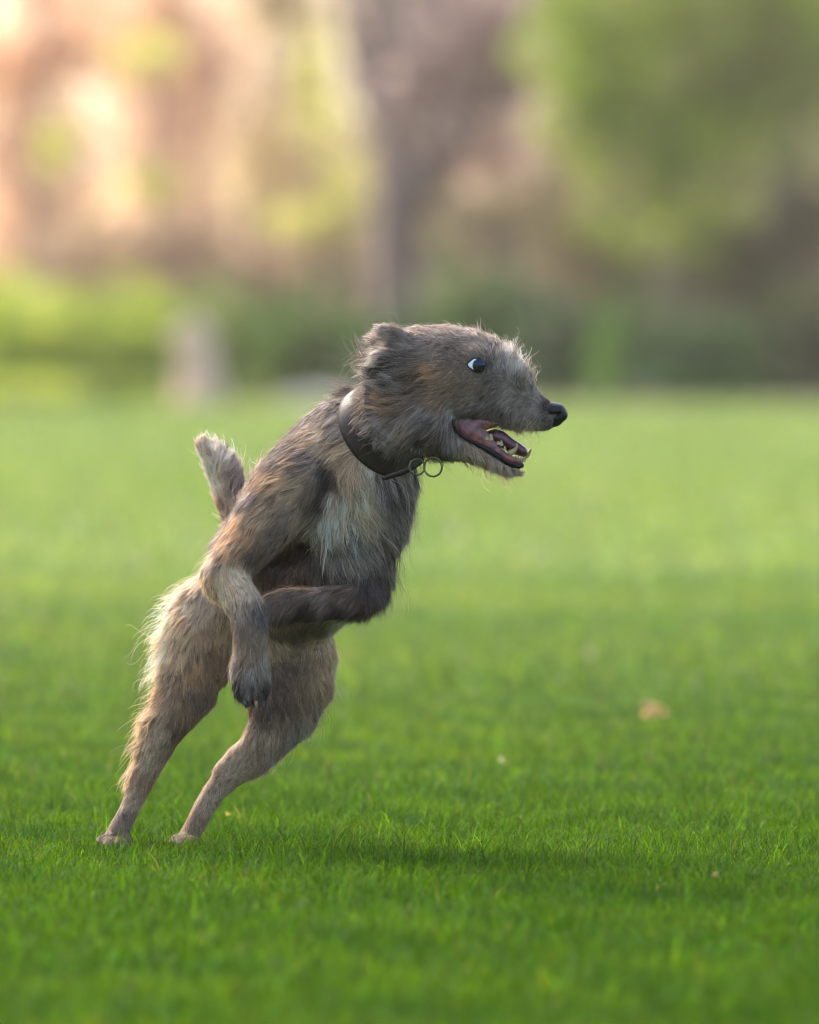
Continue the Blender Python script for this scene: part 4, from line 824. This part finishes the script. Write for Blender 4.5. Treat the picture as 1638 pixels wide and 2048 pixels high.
# eye
def iris_mat():
    m = simple('iris', (.010, .008, .010), .08, .5); b = m.node_tree.nodes['Principled BSDF']
    b.inputs['IOR'].default_value = 1.62; b.inputs['Specular Tint'].default_value = (.35, .6, 1, 1); return m  # blue specular tint paints the sky's reflection into the eye
def eye(px, py):
    z0 = front(932, 731) ; out = [(951 + (a - 951) * .93, 731 + (b - 731) * .90) for a, b in [(933.7, 728.4), (941, 721.8), (947, 717.2), (955.7, 716.5), (962.5, 722.5), (966.5, 731), (965.5, 740), (960, 744.5), (951, 742.8), (942.5, 737.5), (936.5, 733)]]
    zs = [(front(x + (x - 951) * .25, y + (y - 731) * .3) or z0) for x, y in out]
    zl = np.median(zs)
    zz = lambda x, y: zl - 1.5 - 6.5 * max(0, 1 - ((x - 952) / 21) ** 2 - ((y - 731) / 19) ** 2) ** .5
    ring = smooth_path(out + out[:1], 45)[:-1]; cx, cy_ = 951.5, 730.5
    V = [P(cx, cy_, zz(cx, cy_) * PX)]; nr = 10
    for k in range(1, nr + 1):
        for x, y in ring: X = cx + (x - cx) * k / nr; Y = cy_ + (y - cy_) * k / nr; V.append(P(X, Y, zz(X, Y) * PX))
    F = []; m = len(ring)
    for j in range(m): F.append((0, 1 + j, 1 + (j + 1) % m, 1 + (j + 1) % m))
    F = [(0, 1 + j, 1 + (j + 1) % m) for j in range(m)]
    for k in range(nr - 1):
        for j in range(m): F.append((1 + k * m + j, 1 + (k + 1) * m + j, 1 + (k + 1) * m + (j + 1) % m, 1 + k * m + (j + 1) % m))
    me = bpy.data.meshes.new('eye'); off = np.array(parent_loc(dog)); me.from_pydata([tuple(v - off) for v in V], [], F)
    for p in me.polygons: p.use_smooth = True
    me.materials.append(simple('eye_white', (.85, .86, .88), .2, .5, .2)); e = bpy.data.objects.new('eye', me); COL.objects.link(e); e.parent = dog
    ix, iy, ir = 957.3, 731, 12.4; V = [P(ix, iy, (zz(ix, iy) - 4.2) * PX)]; F = []; m = 28; nr = 6
    for k in range(1, nr + 1):
        for j in range(m):
            a = 2 * math.pi * j / m; x = ix + ir * k / nr * math.cos(a); y = iy + ir * 1.06 * k / nr * math.sin(a)
            V.append(P(x, y, (zz(x, y) - .4 - 3.8 * (1 - (k / nr) ** 2)) * PX))
    F = [(0, 1 + j, 1 + (j + 1) % m) for j in range(m)]
    for k in range(nr - 1):
        for j in range(m): F.append((1 + k * m + j, 1 + (k + 1) * m + j, 1 + (k + 1) * m + (j + 1) % m, 1 + k * m + (j + 1) % m))
    me = bpy.data.meshes.new('iris'); me.from_pydata([tuple(v - off) for v in V], [], F)
    for p in me.polygons: p.use_smooth = True
    me.materials.append(iris_mat()); i_ = bpy.data.objects.new('iris', me); COL.objects.link(i_); i_.parent = e
    rr = smooth_path(out + out[:1], 45)[:-1]
    tube('eyelid', [P(x, y, (zl - 3.5) * PX) for x, y in rr], [(2.9 + 2.2 * max(0, (x - 945) / 22) * (1 if y < 738 else .3)) * PX * .8 for x, y in rr], M_lip, e, 10, closed=True)
eye(950, 731)
# claws
for (x, y, z, m) in ((491, 1408, -222, M_claw), (512, 1409, -222, M_claw2), (198, 1699, -44, M_claw), (212, 1703, -54, M_claw), (350, 1698, -6, M_claw), (363, 1702, -14, M_claw)):
    pp = smooth_path([(x, y - 6, z), (x + .5, y + 2, z - 3), (x + 1, y + 9, z - 1)], 8)
    tube('claw', [P(q[0], q[1], q[2] * PX) for q in pp], [3.4 * PX * (1 - (i / 7) ** 2 * .8) for i in range(8)], m, dog, 8)

# ---------- collar
M_leather, n_, l_, b_ = mat('collar_leather')
no = n_.new('ShaderNodeTexNoise'); no.inputs['Scale'].default_value = 350; bp = n_.new('ShaderNodeBump'); bp.inputs['Strength'].default_value = .12
b_.inputs['Base Color'].default_value = (.022, .013, .010, 1); b_.inputs['Roughness'].default_value = .5; b_.inputs['Specular IOR Level'].default_value = .3
l_.new(no.outputs[0], bp.inputs['Height']); l_.new(bp.outputs[0], b_.inputs['Normal'])
M_brass = simple('ring_metal', (.12, .13, .06), .3); M_brass.node_tree.nodes['Principled BSDF'].inputs['Metallic'].default_value = .9
def collar():
    ax = Vector((.52, -.70, .49)).normalized(); ax = np.array(ax)
    c0 = P(772, 850, -75 * PX) - ax * 16 * PX
    e1 = np.cross(ax, [0, 1, 0]); e1 /= np.linalg.norm(e1)      # in-plane
    e2 = np.cross(ax, e1)
    N = 96; rows = np.linspace(0, 1, 9); wd = 72 * PX; R = []
    for u in rows:
        c = c0 + ax * wd * u; rr = []
        for j in range(N):
            a = 2 * math.pi * j / N; d = e1 * math.cos(a) + e2 * math.sin(a)
            ts = np.arange(.02, .12, .0012); f = BF.sample(c + d * ts[:, None]); k = np.nonzero(f > 0)[0]
            rr.append(ts[k[0]] if len(k) else .09)
        R.append(rr)
    R = np.array(R)
    fr = np.fft.rfft(R, axis=1); fr[:, 4:] = 0; R = np.fft.irfft(fr, N, axis=1)
    R = np.minimum(R, .105)
    print('collar radii px', R[0].min() / PX, R[0].max() / PX, R[-1].min() / PX, R[-1].max() / PX)
    Rm = R.copy()
    for i in range(len(rows)): Rm[i] = R.mean(0) * .15 + R[i] * .85
    COLL.update(c=c0, ax=ax, e1=e1, e2=e2, w=wd, R=Rm)
    th = .0024; V = []
    prof = [(u, .004 + th * (1 - (2 * abs(u - .5)) ** 6)) for u in rows]
    inner = [(u, .0015) for u in rows[::-1]]
    full = [(i, h) for i, (u, h) in enumerate(prof)] + [(len(rows) - 1 - i, h) for i, (u, h) in enumerate(inner)]
    for (i, h) in full:
        c = c0 + ax * wd * rows[i]
        for j in range(N):
            a = 2 * math.pi * j / N; V.append(c + (e1 * math.cos(a) + e2 * math.sin(a)) * (Rm[i, j] + h + .002))
    F = []; n = len(full)
    for k in range(n):
        for j in range(N): F.append((k * N + j, k * N + (j + 1) % N, ((k + 1) % n) * N + (j + 1) % N, ((k + 1) % n) * N + j))
    o = link_mesh('collar', np.array(V), np.array(F), M_leather, dog)
    # hanging strap loop
    pts = smooth_path([(764, 958, -148), (785, 951, -160), (815, 940, -168), (840, 925, -170), (847, 915, -160)], 16)
    Vs = []; F = []
    for i, q in enumerate(pts):
        h = (5 if i > 1 else 3.5)
        for (dy, dz) in ((-h, -2), (h, -2), (h, 2), (-h, 2)): Vs.append(P(q[0] + .35 * dy, q[1] + dy, (q[2] + dz) * PX))
    for i in range(len(pts) - 1):
        for j in range(4): F.append((i * 4 + j, i * 4 + (j + 1) % 4, (i + 1) * 4 + (j + 1) % 4, (i + 1) * 4 + j))
    F += [(0, 3, 2, 1), (len(Vs) - 4, len(Vs) - 3, len(Vs) - 2, len(Vs) - 1)]
    link_mesh('strap', np.array(Vs), np.array(F), M_leather, o, smooth=False)
    def ring(px, py, r, z, yaw, tr):
        pts = []
        for j in range(36):
            a = 2 * math.pi * j / 36; pts.append(P(px + r * math.cos(a) * math.cos(yaw), py + r * math.sin(a), (z + r * math.cos(a) * math.sin(yaw)) * PX))
        tube('ring', pts, tr * PX, M_brass, o, 8, closed=True)
    ring(834, 934, 16, -172, .3, 2.0); ring(866, 934, 19, -174, -.35, 2.0)
collar()
fur(250000)
